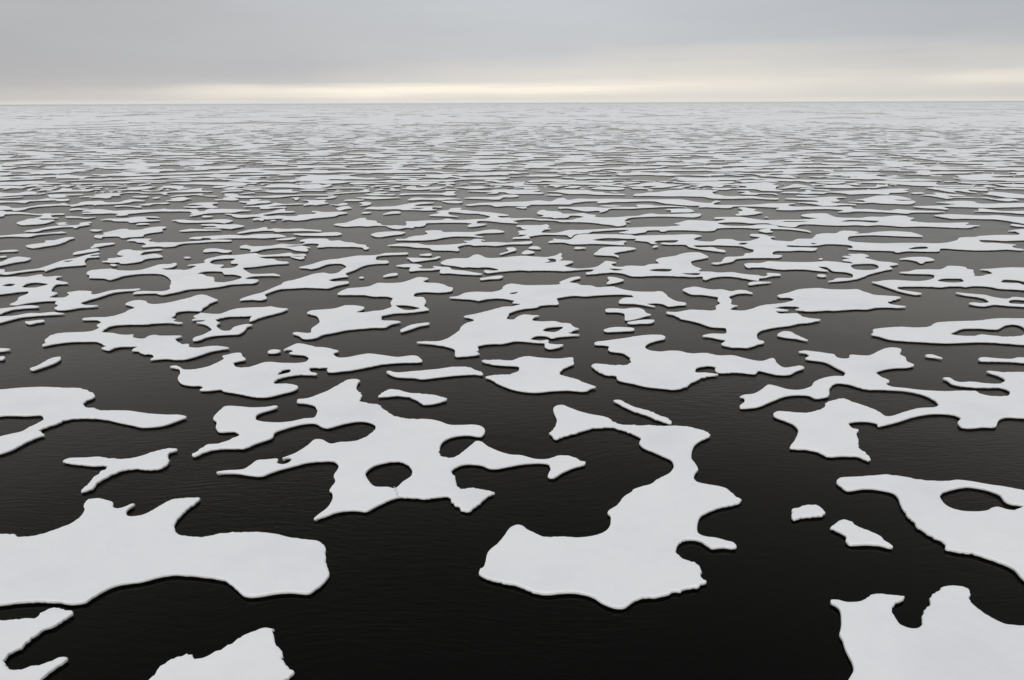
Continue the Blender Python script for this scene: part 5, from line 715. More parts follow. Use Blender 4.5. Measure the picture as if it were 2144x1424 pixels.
 '24.4,161.3 25.2,164.0 26.7,164.8 27.9,166.4 30.1,167.0 33.6,170.8 36.7,171.8 40.1,171.3 43.6,169.8 41.7,167.0 41.1,163.4 42.0,161.8 42.4,159.7 45.4,159.2 47.8,159.5 49.2,156.6 51.8,155.3 51.1,154.0 49.1,154.2 46.4,155.9 43.0,155.3 41.1,155.3 38.7,156.2 37.9,158.5 34.9,159.8 30.9,159.9 27.7,160.9 25.7,160.7'),
('long slim floe at the far right of centre above the comb-edged floe',
 '37.8,189.0 39.6,189.4 44.4,190.0 52.1,189.1 51.6,187.4 47.8,184.6 43.3,185.1 39.8,186.8'),
('comb-edged floe right of centre with several long slots in its left side',
 '40.0,182.6 41.4,183.3 44.6,184.3 49.0,183.4 52.4,184.8 59.5,187.8 60.1,186.2 60.9,185.3 59.2,183.3 59.6,179.9 57.9,176.7 56.5,172.1 57.2,169.7 56.8,168.8 54.1,169.2 52.6,169.9 52.2,172.6 50.6,173.0 47.9,173.5 45.7,171.8 43.2,173.7 43.9,175.8 45.8,174.8 51.6,176.5 51.8,179.1 47.6,180.8 46.5,177.8 44.8,177.9 43.7,180.5 41.1,177.2 38.7,175.2 41.7,180.2'),
('small stepped floe like a key in the grey gap under the comb-edged floe',
 '47.2,168.8 48.4,169.1 49.7,168.9 49.3,166.3 51.0,164.7 53.6,164.3 53.8,162.4 53.2,161.6 53.0,163.1 50.4,163.6 49.6,162.3 46.6,163.7 48.6,166.8'),
('smooth loaf-shaped floe with a left beak under the ribbon floe right of centre',
 '26.9,139.3 27.5,139.7 29.5,140.1 31.2,139.8 31.3,136.9 30.9,136.1 28.6,135.7 27.0,135.9 27.5,137.9'),
('tree-shaped floe with jagged sides in open water right of centre',
 '37.1,132.6 38.2,134.1 38.5,135.9 39.8,137.6 40.0,141.2 41.2,142.0 41.6,140.7 42.5,138.9 41.6,137.5 42.4,134.7 41.7,134.1 40.3,132.6 38.7,131.8 37.0,131.7'),
('speck of ice below the tree-shaped jagged floe right of centre',
 '40.9,129.2 41.5,129.7 41.5,128.8'),
('great upper belt of joined ice on the right with a long inlet and forked end',
 '0.7,120.7 2.0,121.2 4.5,121.3 5.5,121.9 5.7,119.9 5.4,118.5 5.8,117.7 4.8,116.6 4.3,114.3 5.3,113.6 6.5,113.8 7.7,115.5 8.6,116.4 9.7,116.2 11.7,116.6 13.8,117.2 15.9,118.0 18.9,118.6 20.2,119.1 23.3,119.3 25.8,121.0 25.0,122.5 25.7,123.2 26.5,124.2 27.7,125.8 30.2,125.4 32.2,124.8 34.2,127.4 32.5,128.1 32.8,128.9 35.5,129.4 37.2,129.5 38.3,127.6 39.8,125.7 40.6,125.7 43.4,126.1 45.5,126.1 47.5,126.8 49.3,127.8 48.1,129.0 47.4,130.8 47.8,131.6 49.5,133.0 52.5,133.1 52.4,130.8 52.4,128.8 54.2,128.0 56.0,127.9 57.9,129.1 60.0,129.0 62.7,130.5 64.2,129.7 64.0,128.5 64.3,127.3 62.5,125.1 62.8,123.2 63.9,122.3 66.9,122.0 70.1,122.0 68.5,120.2 70.2,119.2 69.1,118.6 67.6,117.3 66.5,117.2 63.8,118.1 61.2,118.8 58.2,118.6 57.0,119.6 55.8,120.3 55.2,120.3 53.7,119.7 52.1,120.4 50.5,120.1 49.0,120.1 47.2,120.7 45.4,121.5 44.3,121.3 43.3,120.3 42.6,118.9 41.7,118.8 40.6,119.8 39.7,121.1 39.4,122.6 36.8,122.6 35.6,123.7 33.9,123.9 31.7,122.7 32.5,120.1 36.0,119.9 37.3,120.9 38.9,121.0 39.9,119.5 39.8,118.5 41.5,117.4 43.0,114.8 42.9,113.7 42.7,113.6 42.3,114.5 40.6,116.4 37.9,117.1 37.3,117.4 35.8,117.5 35.0,118.0 33.0,118.2 30.3,117.3 29.6,115.7 28.3,115.1 26.5,115.7 24.6,116.1 22.8,115.8 22.3,115.0 21.5,115.0 21.6,115.9 20.7,116.2 19.7,115.5 19.3,114.3 18.4,113.6 17.6,112.9 16.4,113.1 15.4,113.9 16.2,114.6 17.3,116.3 15.7,116.5 14.1,116.0 12.6,115.3 11.6,114.8 11.3,113.9 10.3,113.3 8.9,112.2 8.3,109.9 7.9,110.7 7.8,111.7 6.6,112.2 4.7,112.4 3.5,111.7 2.4,110.2 2.6,109.1 1.8,109.1 0.1,109.0 0.3,109.7 1.3,110.4 2.2,112.3 0.9,112.6 1.2,113.4 0.9,115.0 1.3,115.9 2.3,116.5 1.5,118.3 1.4,119.6 0.8,120.0|43.1,123.6 45.1,123.6 46.8,124.6 44.5,124.9 43.0,124.9 41.9,123.8|53.6,123.8 54.8,123.1 55.9,122.5 57.3,124.2 55.2,125.7 53.1,125.8 51.2,123.9'),
('great lower belt of joined ice on the right with a big bay and broad wedge',
 '8.9,111.2 10.3,112.4 11.8,112.3 14.1,112.1 15.8,111.9 16.9,111.6 17.3,110.6 17.9,110.9 19.9,111.2 22.8,111.5 25.7,111.8 26.5,110.4 26.0,109.9 24.8,107.9 25.3,106.2 26.9,105.9 27.7,107.3 28.9,107.8 30.0,107.4 30.3,106.1 31.5,105.9 32.6,106.9 34.2,109.2 33.3,110.9 33.7,111.9 34.4,112.0 35.5,111.4 35.8,109.9 36.5,109.5 35.5,108.6 35.3,106.8 36.4,106.0 37.3,105.7 38.9,107.6 41.0,108.1 42.7,111.2 44.5,112.4 45.9,112.4 47.5,114.5 48.8,114.6 49.5,113.2 48.4,112.0 50.3,112.3 52.1,113.4 54.8,114.1 56.4,113.3 56.9,113.0 57.0,110.6 56.8,109.4 56.5,109.3 54.8,109.6 51.5,110.6 50.5,110.9 48.0,110.4 46.6,109.5 45.3,106.6 45.4,105.2 46.8,104.4 48.8,103.9 51.2,104.1 53.8,104.0 55.9,103.7 57.6,104.4 60.0,106.5 60.9,107.9 62.0,108.5 63.5,108.7 64.7,109.5 67.1,110.2 71.1,111.0 72.1,113.7 71.2,113.9 72.8,114.9 74.6,115.7 78.3,116.0 72.0,106.1 68.7,106.1 65.9,105.7 64.5,106.3 62.7,106.2 62.1,104.3 63.4,103.8 65.3,102.2 64.4,101.7 63.8,100.0 64.4,99.2 64.0,98.6 62.5,99.2 60.1,98.8 58.2,98.8 56.3,99.4 54.3,99.9 53.3,98.2 52.6,98.0 51.0,98.1 49.4,98.3 47.8,97.5 47.5,97.6 47.6,98.3 46.3,98.8 44.9,98.9 42.9,99.5 42.5,99.9 43.5,100.7 44.0,102.3 43.3,103.3 41.3,103.7 40.1,102.9 38.6,102.4 36.9,102.7 35.9,102.8 35.4,101.8 37.6,101.0 38.8,100.6 39.0,100.6 38.2,99.2 36.1,99.1 34.8,98.8 33.0,98.6 32.3,97.5 31.9,96.2 32.7,95.7 32.8,95.4 32.2,94.4 30.8,94.2 29.8,94.2 28.2,94.1 26.7,93.4 25.9,92.0 24.6,91.0 23.6,90.3 23.1,91.0 23.7,91.2 24.5,91.7 25.0,93.1 25.7,94.5 27.2,94.8 28.2,95.6 28.6,96.7 29.8,97.6 30.5,99.4 30.1,100.9 29.7,102.4 28.5,102.8 26.8,103.2 25.1,103.2 23.7,102.9 23.8,101.4 25.6,101.5 26.0,101.0 26.1,100.1 26.8,99.1 26.6,98.2 25.7,98.7 24.7,99.5 23.7,100.5 22.8,102.3 22.9,103.3 21.7,103.8 20.6,103.8 19.7,104.6 20.0,105.0 21.6,104.9 22.6,107.0 21.5,107.3 19.3,106.3 19.0,105.2 19.3,104.6 18.5,104.4 18.2,106.0 17.3,106.7 16.7,107.3 17.2,108.4 16.0,108.6 14.3,109.2 12.9,109.2 11.0,107.5 12.1,106.4 14.3,106.1 14.7,106.5 15.3,106.5 15.4,106.1 14.8,104.6 14.8,103.7 14.0,103.7 12.3,104.4 10.6,104.6 8.8,104.3 7.9,104.4 6.9,105.7 5.7,105.7 4.9,105.7 5.0,106.4 5.8,107.6 5.6,108.4 7.7,107.7 8.3,108.7|30.3,103.2 31.3,104.6 30.6,105.0 29.7,103.7|50.7,99.3 52.0,99.5 52.8,100.1 53.3,101.4 52.3,101.5 51.3,100.9 50.0,99.5|39.4,103.4 40.1,103.7 39.9,104.7 39.4,104.2'),
('small crown-shaped chip between the two great belts of ice on the right',
 '35.8,115.2 36.5,116.2 37.9,116.3 37.4,115.0 37.6,114.1 37.1,113.7 36.3,113.6'),
('tiny white chip below the left half of the great lower belt right of centre',
 '18.1,101.5 18.4,102.5 18.8,103.0 19.0,102.2 18.2,101.5'),
('flat bowl-shaped strip at the far right of the field, left of the double-layered strip',
 '70.3,186.9 72.2,187.6 77.8,187.9 76.8,186.2 73.9,183.9 71.9,184.5'),
('long double-layered strip at the far right of the field',
 '79.4,187.1 83.5,188.5 87.3,190.0 90.7,188.2 98.1,185.9 96.5,183.6 95.3,180.4 98.4,179.2 102.2,178.3 101.8,177.2 97.4,177.4 91.9,178.1 89.5,179.2 87.2,182.3 84.5,184.8 82.3,185.7'),
('long sagging floe with an upturned right tip on the far right, below the bowl-shaped strip',
 '57.0,172.5 59.0,175.5 61.9,179.8 64.2,183.1 65.4,181.5 65.8,178.2 66.9,177.2 68.3,177.1 69.5,178.3 69.0,179.3 72.0,180.9 74.3,181.2 75.4,180.1 75.2,176.6 78.3,176.4 79.9,176.9 81.3,179.8 83.8,179.7 83.1,177.9 81.5,177.0 79.0,174.5 76.3,175.1 73.1,174.4 69.8,175.1 67.2,176.1 63.7,176.5 61.1,175.4 58.3,173.5'),
('long broad floe on the far right with an eye-shaped slit near its left end',
 '55.2,165.3 56.5,166.7 59.0,167.0 59.3,166.0 61.7,168.5 61.9,170.3 63.2,171.1 66.2,171.4 67.4,169.8 66.6,168.9 65.5,169.6 63.1,170.0 62.5,168.3 64.5,166.8 66.9,167.5 70.8,168.8 75.6,170.0 83.1,172.5 84.7,171.7 84.0,170.6 82.4,169.5 82.4,167.1 81.7,166.0 79.6,165.0 77.0,163.9 75.9,161.7 73.8,162.7 71.1,162.8 68.1,162.1 67.6,163.9 66.6,165.2 65.1,165.7 63.7,163.7 61.7,163.8 59.4,163.2 58.8,164.4 56.8,164.8'),
('short pencil of ice above the stacked-looking three-pronged floe on the right',
 '56.4,159.7 57.1,160.7 59.4,160.6 60.8,159.1 60.1,158.6 57.5,158.8'),
('big humped floe on the right like a flat hat with a brim on both sides',
 '62.6,149.4 64.1,149.2 65.9,149.4 66.5,151.7 65.4,152.6 66.4,153.3 69.2,155.9 72.2,159.1 75.0,159.6 76.2,158.6 76.5,155.7 76.2,152.9 75.6,152.4 72.7,152.9 73.1,150.8 75.5,150.4 75.1,149.0 72.9,146.0 69.8,146.3 67.7,147.0 66.7,148.3 64.3,147.5'),
('small flat lozenge between the flat-hat floe and the lizard-shaped floe on the right',
 '81.3,164.0 82.1,164.6 84.0,165.1 83.9,163.2 83.0,163.0 81.3,162.5'),
('long lizard-shaped floe on the far right with a thin body and swollen tail end',
 '81.4,160.0 83.2,160.8 85.3,161.5 85.7,163.8 87.0,164.3 87.8,162.4 89.8,159.4 89.6,158.6 87.3,158.4 86.2,159.3 85.7,156.7 88.9,156.6 90.2,155.1 91.5,156.0 92.3,154.6 92.2,153.3 95.0,153.7 95.8,152.8 95.1,150.4 94.4,150.6 93.1,149.7 92.0,150.3 91.3,152.8 90.9,154.7 88.2,155.2 85.6,155.2 83.4,154.0 83.1,156.5 82.5,159.3'),
('arrowhead floe with three blunt right prongs above the lizard-shaped floe',
 '89.4,174.1 90.6,174.6 92.5,173.6 94.4,171.7 99.0,172.3 100.4,169.7 99.5,168.1 97.5,168.3 96.2,169.7 94.8,166.3 95.0,164.1 94.3,163.9 93.4,165.2 93.0,167.8 92.1,167.9 91.1,164.8 90.7,164.8 90.1,166.2 89.9,169.9'),
('flat strip running out of the far right frame edge behind the drooping strip',
 '102.6,185.7 103.9,186.6 109.2,185.0 113.6,186.0 118.7,187.2 121.3,187.2 120.3,185.5 113.7,184.8 108.4,182.6 104.8,182.7'),
('small double-ended chip near the far right edge above the arrowhead floe',
 '103.2,177.2 104.5,178.5 105.6,176.3 105.6,175.2 103.6,175.3'),
('drooping strip at the far right edge behind the thin tongue',
 '108.7,181.5 110.1,181.3 114.6,180.5 116.8,180.0 113.4,174.6 110.7,175.0 108.3,177.0'),
('thin flat tongue of ice at the far right edge below the drooping strip',
 '103.5,172.9 105.2,173.5 107.7,173.7 109.8,172.6 111.8,172.2 110.8,170.5 106.9,171.1 104.1,171.2'),
("broad slanting slab at the far right edge beside the lizard's tail",
 '94.8,162.0 95.9,162.3 98.0,165.2 100.1,164.5 102.0,160.1 103.4,158.9 100.0,153.4 98.4,154.3 95.8,156.0 95.6,159.0'),
('long double-bladed floe at the right edge below the lizard-shaped floe',
 '78.2,148.1 79.6,148.6 82.8,149.9 84.7,150.1 85.9,148.8 85.1,146.2 86.6,145.7 90.6,146.4 93.6,146.5 95.6,146.4 92.2,141.1 90.3,141.1 86.6,140.6 83.7,140.2 80.5,141.1 78.3,141.5 76.1,141.8 75.8,138.8 75.2,138.1 73.7,139.5 71.8,140.5 71.1,142.0 72.5,142.6 75.5,143.0 77.2,143.5 80.2,145.1 79.3,146.9'),
('knobbed floe at the right edge under the double-bladed floe',
 '78.3,135.6 79.5,136.2 81.0,138.9 81.9,138.6 82.4,136.8 83.3,135.4 87.0,135.8 88.8,135.7 86.8,132.4 84.3,132.4 83.4,133.3 81.3,134.5'),
('long drooping bill of ice at the right edge, above the open grey bay',
 '68.9,130.4 70.7,131.5 73.0,131.7 74.7,130.8 76.6,130.2 79.4,130.3 80.7,128.8 82.2,128.0 83.7,127.6 78.8,119.7 77.9,120.9 77.5,122.6 77.2,124.4 76.3,125.9 74.4,126.3 72.0,126.8 70.0,126.8 69.5,128.0 69.0,129.5'),
('short square-ended bar at the right edge under the drooping bill',
 '75.1,119.8 75.7,120.6 76.8,119.2 77.7,118.0 76.9,116.7 76.0,117.9 75.1,118.7'),
('step-backed floe with a blunt upper lobe near the centre, above the two-tabbed strip',
 '-24.0,176.1 -23.2,177.2 -23.4,180.7 -21.5,181.4 -21.0,178.4 -18.3,179.1 -14.8,179.7 -15.1,177.8 -15.8,175.8 -17.9,174.9 -20.7,173.9 -22.7,175.3'),
('long strip near the centre ending in two small tabs at its right end',
 '-23.0,164.3 -22.7,166.5 -20.5,166.8 -17.1,167.1 -14.3,167.2 -13.7,170.1 -11.9,170.5 -11.7,169.5 -12.0,166.5 -11.2,164.6 -11.3,163.6 -13.0,163.0 -14.5,164.5 -18.3,165.2 -21.0,164.7 -22.6,163.8'),
('flat slipper-shaped floe at the centre with a pointed right toe',
 '-20.1,155.2 -19.7,158.2 -18.2,159.0 -16.2,157.8 -12.3,158.6 -9.8,156.2 -10.8,156.1 -12.1,155.6 -13.5,154.5 -14.9,155.3 -17.3,155.8 -19.1,154.7'),
('small flat chip just below the toe of the slipper-shaped floe at the centre',
 '-13.3,152.7 -12.4,153.0 -10.9,153.4 -9.2,151.5 -9.3,150.4 -10.9,149.8 -12.1,150.7'),
]


Z_TOP, Z_LIP = 0.195, 0.08


def smooth_ring(p):
    """Catmull-Rom through the outline, resampled finely; spacing grows with distance."""
    p = np.asarray(p, float)
    n = len(p)
    d = np.hypot(p[:, 0], p[:, 1])
    a = np.stack([p[:, 0] / d, 18.0 * np.log(d) / d.mean()], 1)
    q = np.linalg.norm(np.roll(a, -1, 0) - a, axis=1) ** 0.5 + 1e-5
    out = []
    for i in range(n):
        p0, p1, p2, p3 = p[i - 1], p[i], p[(i + 1) % n], p[(i + 2) % n]
        t0, t1, t2 = q[i - 1], q[i], q[(i + 1) % n]
        m1 = (p1 - p0) / t0 - (p2 - p0) / (t0 + t1) + (p2 - p1) / t1
        m2 = (p2 - p1) / t1 - (p3 - p1) / (t1 + t2) + (p3 - p2) / t2
        m1, m2 = m1 * t1 * 0.9, m2 * t1 * 0.9
        L = np.linalg.norm(p2 - p1)
        for m in (m1, m2):
            lm = np.linalg.norm(m)
            if lm > 1.6 * L:
                m *= 1.6 * L / lm
        step = min(max(0.0028 * d[i], 0.06), 0.8)
        k = max(2, min(60, int(L / step)))
        s = np.arange(k)[:, None] / k
        out.append((2 * s**3 - 3 * s**2 + 1) * p1 + (s**3 - 2 * s**2 + s) * m1
                   + (-2 * s**3 + 3 * s**2) * p2 + (s**3 - s**2) * m2)
    return np.concatenate(out)


def normals(p):
    t = np.roll(p, -1, 0) - np.roll(p, 1, 0)
    n = np.stack([-t[:, 1], t[:, 0]], 1)          # outline runs clockwise seen from above: this points out of the ice
    return n / (np.linalg.norm(n, axis=1)[:, None] + 1e-9)


def clearance(p, n_in, segs_a, segs_b, cap):
    """distance from each outline point to the opposite side of the floe, looking inwards"""
    res = np.full(len(p), cap)
    d2 = segs_b - segs_a
    for i0 in range(0, len(p), 400):
        P, N = p[i0:i0 + 400, None, :], n_in[i0:i0 + 400, None, :]
        wv = segs_a[None] - P
        den = N[..., 0] * d2[None, :, 1] - N[..., 1] * d2[None, :, 0]
        den = np.where(np.abs(den) < 1e-9, 1e-9, den)
        s = (wv[..., 0] * d2[None, :, 1] - wv[..., 1] * d2[None, :, 0]) / den
        t = (wv[..., 0] * N[..., 1] - wv[..., 1] * N[..., 0]) / den
        s = np.where((t >= 0) & (t <= 1) & (s > 1e-3), s, cap)
        res[i0:i0 + 400] = np.minimum(s.min(1), cap)
    return res


def taper(c, p, slope):
    """limit how fast the inset may grow along the rim, so that pointed tips stay clean"""
    d = np.linalg.norm(np.roll(p, -1, 0) - p, axis=1)
    for _ in range(40):
        c = np.minimum(c, np.roll(c, -1) + slope * d)
        c = np.minimum(c, np.roll(c, 1) + slope * np.roll(d, 1))
    return c


def inside(pts, a, b):
    """even-odd test of points against all outline segments"""
    res = np.zeros(len(pts), bool)
    for i0 in range(0, len(pts), 2000):
        x, y = pts[i0:i0 + 2000, 0][:, None], pts[i0:i0 + 2000, 1][:, None]
        c = (a[None, :, 1] > y) != (b[None, :, 1] > y)
        xi = a[None, :, 0] + (y - a[None, :, 1]) / np.where(c, b[None, :, 1] - a[None, :, 1], 1) * (b[None, :, 0] - a[None, :, 0])
        res[i0:i0 + 2000] = (np.sum(c & (x < xi), 1) % 2) == 1
    return res


def swell(x, y):
    return 0.022 * perlin(x / 4.2, y / 4.2, 3) + 0.010 * perlin(x / 1.3, y / 1.3, 4)


def make_floe(label, data):
    rings = [np.array([tuple(map(float, q.split(','))) for q in r.split()]) for r in data.split('|')]
    dmin = min(np.hypot(*rings[0].T))
    near, mid = dmin < 72, dmin < 125
    R = []
    for r in rings:
        p = smooth_ring(r)
        nr = normals(p)
        s = np.cumsum(np.linalg.norm(p - np.roll(p, 1, 0), axis=1))
        # crumbly stretches and smoother melted stretches along the rim
        if near or mid:
            x, y = p.T
            rough = np.clip(perlin(x / 5.0, y / 5.0, 11) * 2.2 + 0.45, 0.08, 1.25)
            jag = (0.075 * perlin(x * 1.6, y * 1.6, 12) + 0.085 * perlin(x * 4.3, y * 4.3, 13)
                   + 0.075 * perlin(x * 9, y * 9, 14)) * rough
            cl0 = taper(clearance(p, -nr, p, np.roll(p, -1, 0), 0.7), p, 0.3)
            p = p + nr * (jag * np.clip(cl0 / 0.6, 0.02, 1.0))[:, None]
        else:
            x, y = p.T
            p = p + nr * (0.16 * perlin(x * 0.7, y * 0.7, 12) + 0.10 * perlin(x * 1.9, y * 1.9, 13))[:, None]
        R.append(p)
    A = np.concatenate(R)
    B = np.concatenate([np.roll(p, -1, 0) for p in R])
    NR = []
    INS = []
    for p in R:
        nr = normals(p)
        for _ in range(3):
            nr = nr + 0.5 * (np.roll(nr, 1, 0) + np.roll(nr, -1, 0))
            nr /= np.linalg.norm(nr, axis=1)[:, None] + 1e-9
        cl = clearance(p, -nr, A, B, 1.5)
        NR.append(nr)
        INS.append(taper(cl, p, 0.45) * 0.40)
    cx, cy = A.mean(0)
    base = np.array([cx, cy])

    def ring(p, nr, ins, inset, z, zn=0.0):
        q = p - nr * np.minimum(ins, inset)[:, None]
        zz = z + (zn * perlin(q[:, 0] * 3, q[:, 1] * 3, 21) if zn else 0) * np.ones(len(q))
        return np.column_stack([q - base, zz])

    if near or mid:
        prof_top = [(0.085, None, 0), (0.040, 0.190, 0.006), (0.016, 0.176, 0.010)]
        prof_edge = [(0.016, 0.176, 0.010), (0.004, 0.135, 0.014), (0.0, Z_LIP, 0.012), (0.30, 0.068, 0.006), (0.50, -0.12, 0)]
    else:
        prof_top = [(0.10, 0.195, 0), (0.02, 0.172, 0)]
        prof_edge = [(0.02, 0.172, 0), (0.0, Z_LIP, 0), (0.35, 0.065, 0), (0.55, -0.12, 0)]
    # --- snow surface
    inner = []
    for p, nr, ins in zip(R, NR, INS):
        q = ring(p, nr, ins, prof_top[0][0], 0)
        inner.append(q)
    ia = np.concatenate([q[:, :2] for q in inner])
    ib = np.concatenate([np.roll(q[:, :2], -1, 0) for q in inner])
    npts = [len(q) for q in inner]
    extra = np.zeros((0, 2))
    if near:
        st = 0.55 if dmin < 45 else 0.9
        mn, mx_ = ia.min(0), ia.max(0)
        mn[1] = max(mn[1], -base[1] + 16)
        gx, gy = np.meshgrid(np.arange(mn[0], mx_[0], st), np.arange(mn[1], mx_[1], st))
        g = np.column_stack([gx.ravel(), gy.ravel()]) + rng.uniform(-0.15, 0.15, (gx.size, 2)) * st
        g = g[inside(g, ia, ib)]
        if len(g):
            keep = np.ones(len(g), bool)
            for i0 in range(0, len(g), 500):
                dd = ((g[i0:i0 + 500, None, :] - ia[None]) ** 2).sum(2).min(1)
                keep[i0:i0 + 500] = dd > (0.3 * st) ** 2
            extra = g[keep]
    V2 = np.concatenate([ia, extra])
    edges = []
    o = 0
    for k in npts:
        edges += [(o + i, o + (i + 1) % k) for i in range(k)]
        o += k
    res = delaunay_2d_cdt([Vector(v) for v in V2], edges, [], 0, 1e-5)
    tv = np.array([tuple(v) for v in res[0]])
    tf = np.array([f for f in res[2] if len(f) == 3])
    cen = tv[tf].mean(1)
    tf = tf[inside(cen, ia, ib)]
    zt = Z_TOP + (swell(tv[:, 0] + cx, tv[:, 1] + cy) if near else 0) * np.ones(len(tv))
    verts = [(*v, z) for v, z in zip(tv, zt)]
    # upward-facing triangles
    a, b, c = tv[tf[:, 0]], tv[tf[:, 1]], tv[tf[:, 2]]
    cr = (b[:, 0] - a[:, 0]) * (c[:, 1] - a[:, 1]) - (b[:, 1] - a[:, 1]) * (c[:, 0] - a[:, 0])
    tf[cr < 0] = tf[cr < 0][:, ::-1]
    faces = [tuple(t) for t in tf.tolist()]

    def loft(verts, faces, prof):
        for p, nr, ins in zip(R, NR, INS):
            k = len(p)
            prev = None
            for inset, z, zn in prof:
                q = ring(p, nr, ins, inset, 0 if z is None else z, zn)
                if z is None:
                    q[:, 2] = Z_TOP + (swell(q[:, 0] + cx, q[:, 1] + cy) if near else 0)
                st_ = len(verts)
                verts += [tuple(v) for v in q]
                if prev is not None:
                    idx = np.arange(k)
                    nx = (idx + 1) % k
                    faces += list(zip((prev + idx).tolist(), (prev + nx).tolist(), (st_ + nx).tolist(), (st_ + idx).tolist()))
                prev = st_
    loft(verts, faces, prof_top)
    if near or mid:
        root = bpy.data.objects.new('ice_floe', None)
        root.empty_display_size = 1.0
        col.objects.link(root)
        top = put('snow_surface', verts, faces, [SNOW], root)
        ev, ef = [], []
        loft(ev, ef, prof_edge)
        put('ice_edge', ev, ef, [EDGE], root)
    else:
        ntop = len(faces)
        loft(verts, faces, prof_edge)
        root = put('ice_floe', verts, faces, [SNOW, EDGE], None, True, [0] * ntop + [1] * (len(faces) - ntop))
    root.location = (cx, cy, 0)
    tag(root, label, 'ice floe', 'ice floes drifting on the dark sea')
    return root


made = {}
for label, data in FLOES:
    made[label] = make_floe(label, data)

# ------------------------------------------------------------------ crowded far floes and the pack towards the horizon
def marching(X, Y, Fv, z_top):
    """Marching squares over a curvilinear grid: returns top faces, outline segments and a component id per vertex."""
    nr, nc = Fv.shape
    idx = np.arange(nr * nc).reshape(nr, nc)
    ice = Fv > 0
    px, py = [X.ravel()], [Y.ravel()]
    # crossing points on horizontal and vertical grid edges
    def cross(Fa, Fb, Xa, Xb, Ya, Yb):
        t = Fa / np.where(Fa - Fb == 0, 1, Fa - Fb)
        t = np.clip(t, 0.02, 0.98)
        return Xa + (Xb - Xa) * t, Ya + (Yb - Ya) * t
    hx, hy = cross(Fv[:, :-1], Fv[:, 1:], X[:, :-1], X[:, 1:], Y[:, :-1], Y[:, 1:])
    vx, vy = cross(Fv[:-1], Fv[1:], X[:-1], X[1:], Y[:-1], Y[1:])
    H0 = nr * nc
    Hid = H0 + np.arange(nr * (nc - 1)).reshape(nr, nc - 1)
    V0 = H0 + nr * (nc - 1)
    Vid = V0 + np.arange((nr - 1) * nc).reshape(nr - 1, nc)
    PX = np.concatenate([X.ravel(), hx.ravel(), vx.ravel()])
    PY = np.concatenate([Y.ravel(), hy.ravel(), vy.ravel()])
    c00, c10, c11, c01 = ice[:-1, :-1], ice[:-1, 1:], ice[1:, 1:], ice[1:, :-1]
    code = c00 * 1 + c10 * 2 + c11 * 4 + c01 * 8
    # corner ids (counter-clockwise: row is away, column is right) and edge ids
    K = dict(a=idx[:-1, :-1], b=idx[:-1, 1:], c=idx[1:, 1:], d=idx[1:, :-1],
             s=Hid[:-1], e=Vid[:, 1:], n=Hid[1:], w=Vid[:, :-1])
    table = {1: ['asw'], 2: ['bes'], 3: ['abew'], 4: ['cne'], 5: ['asw', 'cne'],
             6: ['bcns'], 7: ['abcnw'], 8: ['dwn'], 9: ['asnd'], 10: ['bes', 'dwn'], 11: ['abend'],
             12: ['cdwe'], 13: ['asecd'], 14: ['bcdws'], 15: ['abcd']}
    faces = {3: [], 4: [], 5: []}
    segs = []
    for k, polys in table.items():
        msk = code == k
        if not msk.any():
            continue
        for pl in polys:
            arr = np.stack([K[ch][msk] for ch in pl], 1)
            faces[len(pl)].append(arr)
            L = len(pl)
            for i in range(L):
                p, q = pl[i], pl[(i + 1) % L]
                if p in 'senw' and q in 'senw':
                    segs.append(np.stack([K[p][msk], K[q][msk]], 1))
    faces = {k: (np.concatenate(v) if v else np.zeros((0, k), int)) for k, v in faces.items()}
    segs = np.concatenate(segs)
    return PX, PY, faces, segs


def components(n, faces):
    lab = np.arange(n)
    ea = np.concatenate([f[:, [i, (i + 1) % f.shape[1]]] for f in faces.values() for i in range(f.shape[1])])
    for _ in range(400):
        m = np.minimum(lab[ea[:, 0]], lab[ea[:, 1]])
        new = lab.copy()
        np.minimum.at(new, ea[:, 0], m)
        np.minimum.at(new, ea[:, 1], m)
        new = new[new]
        new = new[new]
        if (new == lab).all():
            break
        lab = new
    return lab


